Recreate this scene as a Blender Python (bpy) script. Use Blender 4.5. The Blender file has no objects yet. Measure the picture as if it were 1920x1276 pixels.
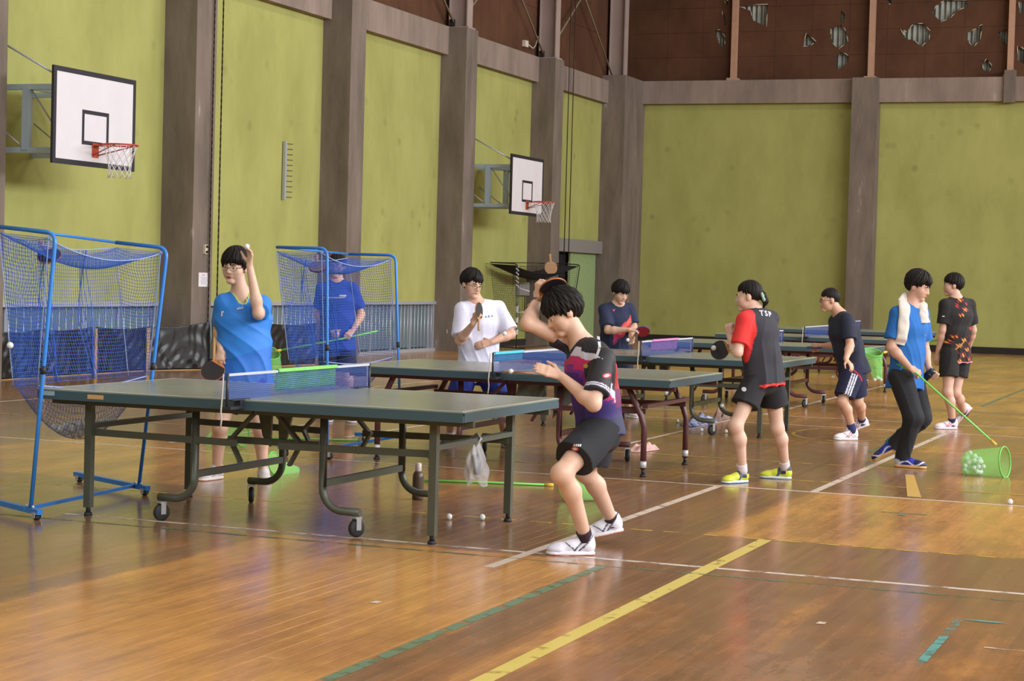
import bpy, bmesh, math, random
import numpy as np
from mathutils import Vector, Matrix
random.seed(7); np.random.seed(7)
S = bpy.context.scene
COL = S.collection
PI = math.pi
# ------------------------------------------------------------------ camera
FPX, PITCH, ROLL, YAW, CAMH = 3542.4, -0.0328, 0.0277, -0.3714, 1.4891
def _cam():
    f = np.array([math.sin(YAW)*math.cos(PITCH), math.cos(YAW)*math.cos(PITCH), math.sin(PITCH)])
    r = np.array([math.cos(YAW), -math.sin(YAW), 0.0]); u = np.cross(r, f)
    return np.array([math.cos(ROLL)*r+math.sin(ROLL)*u, -math.sin(ROLL)*r+math.cos(ROLL)*u, f])
CM = _cam(); CO = np.array([0, 0, CAMH])
cam = bpy.data.cameras.new('camera'); camo = bpy.data.objects.new('camera', cam); COL.objects.link(camo)
cam.sensor_width = 36.0; cam.lens = FPX/1920*36.0; cam.clip_end = 300
camo.matrix_world = Matrix(((CM[0][0], CM[1][0], -CM[2][0], 0), (CM[0][1], CM[1][1], -CM[2][1], 0), (CM[0][2], CM[1][2], -CM[2][2], CAMH), (0, 0, 0, 1)))
S.camera = camo
# ------------------------------------------------------------------ world, daylight, exposure
w = bpy.data.worlds.new('world'); S.world = w; w.use_nodes = True
w.node_tree.nodes['Background'].inputs[0].default_value = (0.75, 0.85, 1.0, 1)
w.node_tree.nodes['Background'].inputs[1].default_value = 1.0
def area(name, loc, rot, sx, sy, power, color=(1, 1, 1), spread=PI):
    l = bpy.data.lights.new(name, 'AREA'); l.shape = 'RECTANGLE'; l.size = sx; l.size_y = sy; l.energy = power; l.color = color; l.spread = spread
    o = bpy.data.objects.new(name, l); COL.objects.link(o); o.location = loc; o.rotation_euler = rot
    return o
# daylight entering by the clerestory windows of the right-hand wall and of the wall behind the camera
for _k, _y in enumerate((1.0, 11.0, 21.0, 31.0, 41.0)):
    area('daylight_right_window', (14.7, _y, 8.4), (0, PI/2, 0), 3.2, 8.5, 1500 if _y < 40 else 800, (0.96, 0.98, 1.0))
for _k, _x in enumerate((-9.5, 0.0, 9.5)):
    area('daylight_front_window', (_x, -5.7, 8.0), (PI/2, 0, 0), 8.0, 3.6, 110, (0.95, 0.98, 1.0))
# unseen overhead lights, added in rows as ambient fill
for _x in (-9.0, 0.0, 9.0):
    for _y in (4.0, 16.0, 28.0, 40.0):
        area('overhead_fill_light', (_x, _y, 10.6), (0, 0, 0), 1.6, 1.6, 150 if _y < 35 else 90, (1.0, 0.96, 0.9))
S.view_settings.view_transform = 'Standard'; S.view_settings.look = 'None'; S.view_settings.gamma = 1.0
S.view_settings.use_curve_mapping = False
S.view_settings.exposure = 0.40
# ------------------------------------------------------------------ helpers
def at(px, py, dep):
    return CO + CM.T @ np.array([(px-960)/FPX*dep, -(py-638)/FPX*dep, dep])
def on(px, py, axis, val):
    d = CM.T @ np.array([(px-960)/FPX, -(py-638)/FPX, 1.0]); return CO + d*(val-CO[axis])/d[axis]
def depth(P): return float((CM @ (np.asarray(P, float)-CO))[2])
def cdir(r, u, t):
    v = r*CM[0]+u*CM[1]-t*CM[2]; return v/np.linalg.norm(v)
def lin(c):
    if isinstance(c, str): c = tuple(int(c[i:i+2], 16)/255 for i in (0, 2, 4))
    return tuple(((x+0.055)/1.055)**2.4 if x > 0.04045 else x/12.92 for x in c)
MATS = {}
def mat(name, col, rough=0.6, metal=0.0, spec=0.5, noise=0.0, nscale=8.0, bump=0.0, coat=0.0, alpha=1.0, emit=0.0, rnd=0.0, attr=False, sheen=0.0, trans=0.0):
    if name in MATS: return MATS[name]
    m = bpy.data.materials.new(name); m.use_nodes = True; nt = m.node_tree; b = nt.nodes['Principled BSDF']
    c = lin(col); b.inputs['Base Color'].default_value = (*c, 1); b.inputs['Roughness'].default_value = rough
    b.inputs['Metallic'].default_value = metal; b.inputs['Specular IOR Level'].default_value = spec
    b.inputs['Coat Weight'].default_value = coat; b.inputs['Coat Roughness'].default_value = 0.12
    b.inputs['Sheen Weight'].default_value = sheen; b.inputs['Transmission Weight'].default_value = trans
    src = None
    if attr:
        a = nt.nodes.new('ShaderNodeAttribute'); a.attribute_name = 'Col'; src = a.outputs['Color']; nt.links.new(src, b.inputs['Base Color'])
    if noise or rnd or bump:
        tc = nt.nodes.new('ShaderNodeTexCoord'); n = nt.nodes.new('ShaderNodeTexNoise'); n.inputs['Scale'].default_value = nscale; n.inputs['Detail'].default_value = 5
        nt.links.new(tc.outputs['Object'], n.inputs['Vector'])
        if noise or rnd:
            h = nt.nodes.new('ShaderNodeHueSaturation'); mr = nt.nodes.new('ShaderNodeMapRange')
            mr.inputs[1].default_value = 0.3; mr.inputs[2].default_value = 0.7; mr.inputs[3].default_value = 1-noise; mr.inputs[4].default_value = 1+noise
            nt.links.new(n.outputs['Fac'], mr.inputs[0]); val = mr.outputs[0]
            if rnd:
                oi = nt.nodes.new('ShaderNodeObjectInfo'); m2 = nt.nodes.new('ShaderNodeMapRange'); m2.inputs[3].default_value = 1-rnd; m2.inputs[4].default_value = 1+rnd
                nt.links.new(oi.outputs['Random'], m2.inputs[0]); mm = nt.nodes.new('ShaderNodeMath'); mm.operation = 'MULTIPLY'
                nt.links.new(val, mm.inputs[0]); nt.links.new(m2.outputs[0], mm.inputs[1]); val = mm.outputs[0]
            nt.links.new(val, h.inputs['Value'])
            if src: nt.links.new(src, h.inputs['Color'])
            else: h.inputs['Color'].default_value = (*c, 1)
            nt.links.new(h.outputs[0], b.inputs['Base Color'])
        if bump:
            bp = nt.nodes.new('ShaderNodeBump'); bp.inputs['Strength'].default_value = bump; bp.inputs['Distance'].default_value = 0.02
            nt.links.new(n.outputs['Fac'], bp.inputs['Height']); nt.links.new(bp.outputs[0], b.inputs['Normal'])
    if emit: b.inputs['Emission Color'].default_value = (*c, 1); b.inputs['Emission Strength'].default_value = emit
    if alpha < 1: b.inputs['Alpha'].default_value = alpha
    MATS[name] = m; return m
def tag(o, label=None, cat=None, group=None, kind=None):
    if label: o['label'] = label
    if cat: o['category'] = cat
    if group: o['group'] = group
    if kind: o['kind'] = kind
    return o
def empty(name, loc=(0, 0, 0), label=None, cat=None, group=None, kind=None):
    o = bpy.data.objects.new(name, None); COL.objects.link(o); o.location = tuple(float(x) for x in loc); o.empty_display_size = 0.1
    return tag(o, label, cat, group, kind)
def wloc(o):
    v = np.zeros(3)
    while o: v += np.array(o.location); o = o.parent
    return v
def link(name, me, parent=None, m=None, base=None):
    o = bpy.data.objects.new(name, me); COL.objects.link(o)
    if m is not None and not me.materials: me.materials.append(m)
    if parent is not None: o.parent = parent
    return o
def npmesh(name, V, F, n=4):
    me = bpy.data.meshes.new(name); V = np.asarray(V, np.float32); F = np.asarray(F, np.int32)
    me.vertices.add(len(V)); me.vertices.foreach_set('co', V.ravel())
    me.loops.add(F.size); me.loops.foreach_set('vertex_index', F.ravel())
    me.polygons.add(len(F)); me.polygons.foreach_set('loop_start', np.arange(0, F.size, n, dtype=np.int32)); me.polygons.foreach_set('loop_total', np.full(len(F), n, np.int32))
    me.update(calc_edges=True); return me
class MB:
    def __init__(s): s.v = []; s.f = []; s.sm = []
    def add(s, vs, fs, smooth=False):
        b = len(s.v); s.v += [tuple(float(c) for c in v) for v in vs]; s.f += [tuple(b+i for i in f) for f in fs]; s.sm += [smooth]*len(fs); return s
    def box(s, lo, hi):
        x0, y0, z0 = lo; x1, y1, z1 = hi
        return s.add([(x0,y0,z0),(x1,y0,z0),(x1,y1,z0),(x0,y1,z0),(x0,y0,z1),(x1,y0,z1),(x1,y1,z1),(x0,y1,z1)], [(0,3,2,1),(4,5,6,7),(0,1,5,4),(1,2,6,5),(2,3,7,6),(3,0,4,7)])
    def obox(s, c, ax, half):
        c = np.array(c, float); A = [np.array(a, float)/np.linalg.norm(a) for a in ax]; vs = []
        for z in (-1, 1):
            for x, y in ((-1,-1),(1,-1),(1,1),(-1,1)): vs.append(c+A[0]*x*half[0]+A[1]*y*half[1]+A[2]*z*half[2])
        return s.add(vs, [(0,3,2,1),(4,5,6,7),(0,1,5,4),(1,2,6,5),(2,3,7,6),(3,0,4,7)])
    def bar(s, a, b, w, h=None, up=(0, 0, 1)):
        a = np.array(a, float); b = np.array(b, float); h = h or w; t = b-a; L = np.linalg.norm(t); t /= L
        up = np.array(up, float)
        if abs(t@up) > 0.98: up = np.array([1.0, 0, 0])
        x = np.cross(t, up); x /= np.linalg.norm(x); y = np.cross(x, t)
        return s.obox((a+b)/2, (x, y, t), (w/2, h/2, L/2))
    def tube(s, pts, r, n=8, closed=False, cap=True):
        P = [np.array(q, float) for q in pts]; m = len(P); R = r if hasattr(r, '__len__') else [r]*m
        vs = []; prev = None
        for i in range(m):
            if closed: t = P[(i+1) % m]-P[i-1]
            else: t = P[min(i+1, m-1)]-P[max(i-1, 0)]
            t = t/(np.linalg.norm(t)+1e-12)
            if prev is None:
                u = np.array([0, 0, 1.0]) if abs(t[2]) < 0.9 else np.array([1.0, 0, 0])
            else: u = prev
            u = u-t*(u@t); u /= np.linalg.norm(u)+1e-12; prev = u; w_ = np.cross(t, u)
            for k in range(n):
                a = 2*PI*k/n; vs.append(P[i]+R[i]*(math.cos(a)*u+math.sin(a)*w_))
        fs = []
        for i in range(m if closed else m-1):
            j = (i+1) % m
            for k in range(n): fs.append((i*n+k, i*n+(k+1) % n, j*n+(k+1) % n, j*n+k))
        s.add(vs, fs, True)
        if cap and not closed and n > 3:
            b = len(s.v)-len(vs); s.f.append(tuple(b+k for k in reversed(range(n)))); s.f.append(tuple(b+(m-1)*n+k for k in range(n))); s.sm += [False, False]
        return s
    def cyl(s, a, b, r, n=16, r2=None):
        return s.tube([a, b], [r, r if r2 is None else r2], n)
    def lathe(s, c, prof, n=20, ax=(0, 0, 1), ux=None):
        ax = np.array(ax, float); ax /= np.linalg.norm(ax); u = np.cross(ax, [0.3, 0.9, 0.2]) if ux is None else np.array(ux, float)
        u -= ax*(u@ax); u /= np.linalg.norm(u); w_ = np.cross(ax, u); c = np.array(c, float); vs = []; fs = []
        for r, z in prof:
            for k in range(n):
                a = 2*PI*k/n; vs.append(c+ax*z+r*(math.cos(a)*u+math.sin(a)*w_))
        for i in range(len(prof)-1):
            for k in range(n): fs.append((i*n+k, i*n+(k+1) % n, (i+1)*n+(k+1) % n, (i+1)*n+k))
        return s.add(vs, fs, True)
    def sphere(s, c, r, n=12):
        pr = [(max(1e-5, math.sin(PI*i/(n//2)))*r, -math.cos(PI*i/(n//2))*r) for i in range(n//2+1)]
        return s.lathe(c, pr, n)
    def grid(s, fn, nu, nv, smooth=True):
        vs = [fn(i/nu, j/nv) for j in range(nv+1) for i in range(nu+1)]
        fs = [(j*(nu+1)+i, j*(nu+1)+i+1, (j+1)*(nu+1)+i+1, (j+1)*(nu+1)+i) for j in range(nv) for i in range(nu)]
        return s.add(vs, fs, smooth)
    def mesh(s, name, off=(0, 0, 0)):
        me = bpy.data.meshes.new(name); off = np.array(off, float)
        me.from_pydata([tuple(np.array(v)-off) for v in s.v], [], s.f); me.polygons.foreach_set('use_smooth', s.sm); me.update(); return me
    def build(s, name, m, parent=None, label=None, cat=None, group=None, kind=None, origin=None):
        off = wloc(parent) if parent is not None else np.zeros(3)
        if origin is not None: off = off+np.array(origin, float)-(off if parent is not None else 0)
        me = s.mesh(name, off); o = link(name, me, parent, m)
        if origin is not None: o.location = tuple(off-(wloc(parent) if parent is not None else 0))
        return tag(o, label, cat, group, kind)
def copy_tree(o, parent=None):
    c = o.copy(); COL.objects.link(c)
    if parent is not None: c.parent = parent
    for ch in list(o.children): copy_tree(ch, c)
    return c
def arc(c, r, a0, a1, ex, ey, n=8):
    c = np.array(c, float); ex = np.array(ex, float); ey = np.array(ey, float)
    return [c+r*(math.cos(a0+(a1-a0)*i/n)*ex+math.sin(a0+(a1-a0)*i/n)*ey) for i in range(n+1)]
# ================================================================== ROOM
def stained(name, c1, c2, scale=(1, 1, 1), sc=2.0, rough=0.8, spots=None, spot_sc=3.0, lo=0.35, hi=0.68, bump=0.15, c3=None):
    m = bpy.data.materials.new(name); m.use_nodes = True; nt = m.node_tree; b = nt.nodes['Principled BSDF']; N = nt.nodes.new; L = nt.links.new
    b.inputs['Roughness'].default_value = rough; b.inputs['Specular IOR Level'].default_value = 0.3
    g = N('ShaderNodeNewGeometry'); mp = N('ShaderNodeMapping'); mp.inputs['Scale'].default_value = scale; L(g.outputs['Position'], mp.inputs['Vector'])
    n = N('ShaderNodeTexNoise'); n.inputs['Scale'].default_value = sc; n.inputs['Detail'].default_value = 8; n.inputs['Roughness'].default_value = 0.65; L(mp.outputs[0], n.inputs['Vector'])
    r = N('ShaderNodeValToRGB'); r.color_ramp.elements[0].position = lo; r.color_ramp.elements[1].position = hi
    r.color_ramp.elements[0].color = (*lin(c1), 1); r.color_ramp.elements[1].color = (*lin(c2), 1)
    if c3:
        e = r.color_ramp.elements.new(min(0.98, hi+0.09)); e.color = (*lin(c3), 1)
    L(n.outputs['Fac'], r.inputs['Fac']); out = r.outputs[0]
    if spots:
        v = N('ShaderNodeTexVoronoi'); v.inputs['Scale'].default_value = spot_sc; L(g.outputs['Position'], v.inputs['Vector'])
        r2 = N('ShaderNodeValToRGB'); r2.color_ramp.elements[0].position = 0.10; r2.color_ramp.elements[1].position = 0.26
        r2.color_ramp.elements[0].color = (1, 1, 1, 1); r2.color_ramp.elements[1].color = (0, 0, 0, 1); L(v.outputs['Distance'], r2.inputs['Fac'])
        n2 = N('ShaderNodeTexNoise'); n2.inputs['Scale'].default_value = 1.3; L(g.outputs['Position'], n2.inputs['Vector'])
        mr = N('ShaderNodeMapRange'); mr.inputs[1].default_value = 0.5; mr.inputs[2].default_value = 0.72; mr.inputs[3].default_value = 0; mr.inputs[4].default_value = 0.55; L(n2.outputs['Fac'], mr.inputs[0])
        mu = N('ShaderNodeMath'); mu.operation = 'MULTIPLY'; L(r2.outputs[0], mu.inputs[0]); L(mr.outputs[0], mu.inputs[1])
        mx = N('ShaderNodeMixRGB'); mx.inputs[2].default_value = (*lin(spots), 1); L(mu.outputs[0], mx.inputs[0]); L(out, mx.inputs[1]); out = mx.outputs[0]
    L(out, b.inputs['Base Color'])
    if bump:
        bp = N('ShaderNodeBump'); bp.inputs['Strength'].default_value = bump; bp.inputs['Distance'].default_value = 0.02; L(n.outputs['Fac'], bp.inputs['Height']); L(bp.outputs[0], b.inputs['Normal'])
    MATS[name] = m; return m
M_green = stained('green_wall_board', '999a58', 'abac68', (1, 1, 0.45), 1.1, 0.75, spots='747648', spot_sc=2.3)
M_conc = stained('stained_concrete', '625850', '81746b', (1, 1, 0.22), 2.6, 0.85, lo=0.3, hi=0.66, c3='b9b4ae')
M_beam = stained('stained_concrete_beam', '786a62', '98887e', (1, 1, 0.22), 2.0, 0.85, lo=0.3, hi=0.66, c3='b4a89e')
M_brown = stained('brown_fibre_board', '4c2f20', '60402c', (1, 1, 0.6), 1.2, 0.8, bump=0.05)
M_corr = mat('corrugated_metal', '888a82', 0.5, 0.3, noise=0.2, nscale=3)
M_steel = mat('painted_steel_mauve', 'a08e88', 0.6, noise=0.08, nscale=2)
M_dark = mat('dark_gap', '241f1c', 0.9)
M_alu = mat('aluminium_frame', 'b7bac4', 0.4, 0.4)
M_pane = mat('frosted_pane', '6c7e86', 0.25, emit=0.07, noise=0.15, nscale=0.6, rnd=0.5)
M_white = mat('plain_white_paint', 'cfcac0', 0.8)
# floor ------------------------------------------------------------
def floor_mat():
    m = bpy.data.materials.new('worn_varnished_boards'); m.use_nodes = True; nt = m.node_tree; b = nt.nodes['Principled BSDF']; N = nt.nodes.new; L = nt.links.new
    g = N('ShaderNodeNewGeometry'); sx = N('ShaderNodeSeparateXYZ'); L(g.outputs['Position'], sx.inputs[0])
    def math_(op, a, b_=None):
        q = N('ShaderNodeMath'); q.operation = op
        for i, x in enumerate((a, b_)):
            if x is None: continue
            if isinstance(x, (int, float)): q.inputs[i].default_value = x
            else: L(x, q.inputs[i])
        return q.outputs[0]
    def noise(scale, sc, det=6, rough=0.6):
        mp = N('ShaderNodeMapping'); mp.inputs['Scale'].default_value = scale; L(g.outputs['Position'], mp.inputs[0])
        n = N('ShaderNodeTexNoise'); n.inputs['Scale'].default_value = sc; n.inputs['Detail'].default_value = det; n.inputs['Roughness'].default_value = rough; L(mp.outputs[0], n.inputs['Vector']); return n.outputs['Fac']
    nw = noise((1, 0.35, 1), 2.2)
    wob = math_('MULTIPLY', math_('SUBTRACT', nw, 0.5), 0.25)
    X = math_('ADD', sx.outputs[0], wob); Y = math_('ADD', sx.outputs[1], math_('MULTIPLY', wob, 0.4))
    def step(v, e, wd):
        r = N('ShaderNodeMapRange'); r.interpolation_type = 'SMOOTHSTEP'; r.inputs[1].default_value = e-wd; r.inputs[2].default_value = e+wd; L(v, r.inputs[0]); return r.outputs[0]
    def rect(x0, x1, y0, y1, w=0.06):
        a = math_('MULTIPLY', step(X, x0, w), math_('SUBTRACT', 1.0, step(X, x1, w)))
        c = math_('MULTIPLY', step(Y, y0, w), math_('SUBTRACT', 1.0, step(Y, y1, w)))
        return math_('MULTIPLY', a, c)
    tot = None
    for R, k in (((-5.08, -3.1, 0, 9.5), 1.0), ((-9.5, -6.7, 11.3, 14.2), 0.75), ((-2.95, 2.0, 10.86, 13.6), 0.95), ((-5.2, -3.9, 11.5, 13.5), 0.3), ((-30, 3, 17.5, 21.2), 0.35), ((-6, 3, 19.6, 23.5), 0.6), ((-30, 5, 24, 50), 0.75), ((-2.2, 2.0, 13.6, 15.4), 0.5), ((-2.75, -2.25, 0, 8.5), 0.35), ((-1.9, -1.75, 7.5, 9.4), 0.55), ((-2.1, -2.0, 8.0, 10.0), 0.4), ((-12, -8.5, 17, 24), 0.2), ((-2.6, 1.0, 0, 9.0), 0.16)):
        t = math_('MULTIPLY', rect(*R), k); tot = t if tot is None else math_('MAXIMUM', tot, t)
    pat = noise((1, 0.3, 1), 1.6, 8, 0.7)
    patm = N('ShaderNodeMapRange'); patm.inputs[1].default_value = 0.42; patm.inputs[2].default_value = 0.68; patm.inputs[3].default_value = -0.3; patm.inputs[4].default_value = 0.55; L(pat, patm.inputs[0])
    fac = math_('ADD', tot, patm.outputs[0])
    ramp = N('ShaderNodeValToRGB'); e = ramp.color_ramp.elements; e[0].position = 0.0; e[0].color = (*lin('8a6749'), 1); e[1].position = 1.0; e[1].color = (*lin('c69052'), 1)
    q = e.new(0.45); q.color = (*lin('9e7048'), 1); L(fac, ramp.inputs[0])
    # streaks of single boards
    st = noise((14, 0.35, 1), 1.0, 3); wear = noise((3.5, 1.2, 1), 3.0, 8, 0.75)
    sm = N('ShaderNodeMapRange'); sm.inputs[1].default_value = 0.3; sm.inputs[2].default_value = 0.7; sm.inputs[3].default_value = 0.86; sm.inputs[4].default_value = 1.14; L(st, sm.inputs[0])
    wm = N('ShaderNodeMapRange'); wm.inputs[1].default_value = 0.35; wm.inputs[2].default_value = 0.75; wm.inputs[3].default_value = 0.93; wm.inputs[4].default_value = 1.12; L(wear, wm.inputs[0])
    oi = N('ShaderNodeObjectInfo'); om = N('ShaderNodeMapRange'); om.inputs[3].default_value = 0.965; om.inputs[4].default_value = 1.035; L(oi.outputs['Random'], om.inputs[0])
    h = N('ShaderNodeHueSaturation'); L(math_('MULTIPLY', math_('MULTIPLY', sm.outputs[0], wm.outputs[0]), om.outputs[0]), h.inputs['Value']); L(ramp.outputs[0], h.inputs['Color'])
    L(h.outputs[0], b.inputs['Base Color'])
    rr = N('ShaderNodeMapRange'); rr.inputs[1].default_value = 0.3; rr.inputs[2].default_value = 0.75; rr.inputs[3].default_value = 0.13; rr.inputs[4].default_value = 0.24; L(wear, rr.inputs[0]); L(rr.outputs[0], b.inputs['Roughness'])
    b.inputs['Specular IOR Level'].default_value = 0.5
    bp = N('ShaderNodeBump'); bp.inputs['Strength'].default_value = 0.02; bp.inputs['Distance'].default_value = 0.01; L(st, bp.inputs['Height']); L(bp.outputs[0], b.inputs['Normal'])
    return m
M_floor = floor_mat()
floor = MB().box((-16, -6, -0.3), (15.4, 47, -0.021)).build('floor', mat('floor_underlay', '5a3d28', 0.9), kind='structure')
# boards run in depth; the near ones singly, the rest joined
BW, BL = 0.0905, 2.6
def board_mesh():
    q = MB(); b = 0.0006; x1 = BW-0.0003; y1 = BL-0.0005
    q.add([(0,0,-0.02),(x1,0,-0.02),(x1,y1,-0.02),(0,y1,-0.02),(0,0,-b),(x1,0,-b),(x1,y1,-b),(0,y1,-b),(b,b,0),(x1-b,b,0),(x1-b,y1-b,0),(b,y1-b,0)],
          [(0,1,5,4),(1,2,6,5),(2,3,7,6),(3,0,4,7),(4,5,9,8),(5,6,10,9),(6,7,11,10),(7,4,8,11),(8,9,10,11)])
    return q.mesh('floor_board')
bme = board_mesh(); bme.materials.append(M_floor)
near = []
rest = MB()
ncol = int((15.4+16)/BW)+1
cells = []
for i in range(ncol):
    x = -16+i*BW; off = (i*0.618*BL) % BL
    for j in range(-1, 21):
        y = -6+j*BL+off-BL*0.5
        if y > 47 or y+BL < -6: continue
        cells.append((x, y))
def vis(x, y):
    P = np.array([x+BW/2, y+BL/2, 0]); q = CM @ (P-CO)
    if q[2] < 4: return None
    u = 960+FPX*q[0]/q[2]; v = 638-FPX*q[1]/q[2]
    return (v if -150 < u < 2070 and v < 1420 else None)
sc_ = sorted([(vis(x, y), x, y) for x, y in cells if vis(x, y) is not None], reverse=True)[:300]
nearset = {(round(x, 4), round(y, 4)) for _, x, y in sc_}
for _, x, y in sc_:
    o = link('floor_board', bme, floor); o.location = (x, y, 0)
for x, y in cells:
    if (round(x, 4), round(y, 4)) in nearset: continue
    y0, y1 = max(y, -6), min(y+BL, 47)
    rest.add([(x,y0,0),(x+BW-0.0004,y0,0),(x+BW-0.0004,y1-0.0006,0),(x,y1-0.0006,0)], [(0,1,2,3)])
rest.build('floor_boards_beyond', M_floor, floor, kind='stuff')
# painted lines ----------------------------------------------------
def line_mat(name, col, wear):
    m = bpy.data.materials.new(name); m.use_nodes = True; nt = m.node_tree; b = nt.nodes['Principled BSDF']; N = nt.nodes.new; L = nt.links.new
    b.inputs['Base Color'].default_value = (*lin(col), 1); b.inputs['Roughness'].default_value = 0.35
    g = N('ShaderNodeNewGeometry'); n = N('ShaderNodeTexNoise'); n.inputs['Scale'].default_value = 9; n.inputs['Detail'].default_value = 6; L(g.outputs['Position'], n.inputs['Vector'])
    r = N('ShaderNodeMapRange'); r.inputs[1].default_value = wear-0.06; r.inputs[2].default_value = wear+0.06; r.inputs[3].default_value = 0.15; r.inputs[4].default_value = 0.95; L(n.outputs['Fac'], r.inputs[0]); L(r.outputs[0], b.inputs['Alpha'])
    MATS[name] = m; return m
LW = line_mat('white_line_paint', 'd8c8ba', 0.36); LWF = line_mat('worn_white_line_paint', 'd8cdc4', 0.47); LY = line_mat('yellow_line_paint', 'd6c264', 0.36); LYF = line_mat('worn_yellow_line_paint', 'c4a23c', 0.46)
LG = line_mat('green_line_paint', '6b8468', 0.43); LGF = line_mat('worn_green_line_paint', '60735a', 0.5); LT = line_mat('teal_tape', '5fa09a', 0.52); LO = line_mat('tan_tape', 'd6ae5c', 0.2)
_lz = [0.0006]
def fl(x0, x1, y0, y1, m):
    _lz[0] += 0.00006; z = _lz[0]
    MB().add([(x0,y0,z),(x1,y0,z),(x1,y1,z),(x0,y1,z)], [(0,1,2,3)]).build('court_line', m, floor)
def fq(pts, m):
    _lz[0] += 0.00006; MB().add([(x, y, _lz[0]) for x, y in pts], [tuple(range(len(pts)))]).build('court_line', m, floor)
fl(-13, 6, 13.53, 13.58, LW); fl(-6.6, 6, 9.575, 9.625, LWF); dash = MB(); _lz[0] += 0.00006; _x = -12.0
while _x < 6:
    _w = 0.10+0.10*random.random(); dash.add([(_x, 10.83, _lz[0]), (_x+_w, 10.83, _lz[0]), (_x+_w, 10.87, _lz[0]), (_x, 10.87, _lz[0])], [(0, 1, 2, 3)]); _x += _w+0.07
dash.build('court_line', LYF, floor, kind='stuff')
_a, _b = on(-20, 922, 2, 0), on(86, 904, 2, 0)
fq([(_a[0], _a[1]-0.03), (_b[0], _b[1]-0.03), (_b[0], _b[1]+0.03), (_a[0], _a[1]+0.03)], LY)
fl(-3.63, -3.57, 9.0, 13.53, LW); fl(-2.93, -2.87, 13.58, 20.0, LW); fl(-2.63, -2.55, 4.5, 10.83, LY)
fl(-3.13, -3.07, 4.5, 9.37, LG); fl(-7, 6, 9.34, 9.38, LGF); fl(-3.2, -3.15, 17.2, 20.2, LGF); fl(-3.22, -3.16, 25.0, 31, LG)
fl(-6.5, 4, 19.97, 20.02, LW); fl(-7, 4, 21.3, 21.35, LW); fl(-5.2, -5.14, 21.4, 32.0, LW); fl(-7.9, 4, 14.28, 14.32, LYF); fl(-13, 6, 15.7, 15.74, LYF)
fl(-7.66, -7.6, 15.5, 19.5, LW); fl(-5.3, -5.25, 16.0, 20.5, LW); fl(-12.6, -12.54, 15, 22.5, LW); fl(-10.8, -10.74, 21.0, 27, LW); fl(-8.6, -8.55, 14, 16.6, LW)
fl(-13, 6, 22.9, 22.95, LYF); fl(-8, 6, 28.5, 28.56, LYF); fl(-8, 6, 17.9, 17.94, LYF)
fq([(-2.53, 15.3), (-2.46, 15.3), (-2.14, 13.67), (-2.24, 13.67)], LO)
fl(-1.19, -0.96, 8.68, 8.72, LT); fl(-1.19, -1.15, 7.55, 8.68, LT); fl(-2.24, -1.93, 12.62, 12.65, LG); fl(-2.11, -2.06, 12.5, 12.62, LG); fl(-0.98, 0.4, 8.05, 8.07, LWF)
ring = [(-3.75+0.55*math.cos(a), 19.1+0.9*math.sin(a)) for a in np.linspace(0, 2*PI, 33)]
_lz[0] += 0.00006
MB().add([(x, y, _lz[0]) for x, y in ring]+[(-3.75+(x+3.75)*0.93, 19.1+(y-19.1)*0.95, _lz[0]) for x, y in ring], [(i, i+1, 34+i, 33+i) for i in range(32)]).build('court_line', LYF, floor)
# left wall --------------------------------------------------------
XW, YB = -15.2, 46.4
PY = [24.43+5.13*(k-1) for k in range(5)]           # pillar starts: 19.30 24.43 29.56 34.69 39.82
PWID, PX = 0.58, -14.65
ZB0, ZB1 = 5.90, 6.46
HT = 11.0
wl = MB().box((-16.0, -6, -0.3), (-15.42, 47, HT)).build('wall_left', mat('wall_backing', '6d675f', 0.9), kind='structure')
for k in range(-5, 5):
    y = 24.43+5.13*(k-1)
    MB().box((-15.42, y, 0), (PX, y+PWID, 6.44)).build('pillar', M_conc, wl)
MB().box((-15.42, 44.74, 0), (-14.6, 46.9, 6.6)).build('pillar', M_conc, wl)
for k in range(-5, 5):
    y = 24.43+5.13*(k-1); y0, y1 = y+PWID, (44.74 if k == 4 else y+5.13)
    MB().box((-15.42, y0, ZB0), (-15.04, y1, ZB1)).build('beam', M_beam, wl)
    zlow = 0.99 if k <= 2 else (0.14 if k == 3 else 2.45)
    MB().box((-15.42, y0, zlow), (XW, y1, ZB0)).build('panel', M_green, wl)
    if k == 3: MB().box((-15.42, y0, 0), (XW+0.02, y1, 0.14)).build('skirting', M_dark, wl)
    # brown boards above
    if k >= 0:
        nb = 5
        for i in range(nb):
            for j in range(4):
                ya = y+(5.13 if k < 4 else 6.5)/nb*i; yb = ya+(5.13 if k < 4 else 6.5)/nb
                MB().box((-15.25, ya+0.004, ZB1+j*1.12), (-15.2, yb-0.004, ZB1+(j+1)*1.12-0.006)).build('board', M_brown, wl)
    else: MB().box((-15.42, y, ZB1), (-15.2, y+5.13, HT)).build('board', M_brown, wl)
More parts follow.
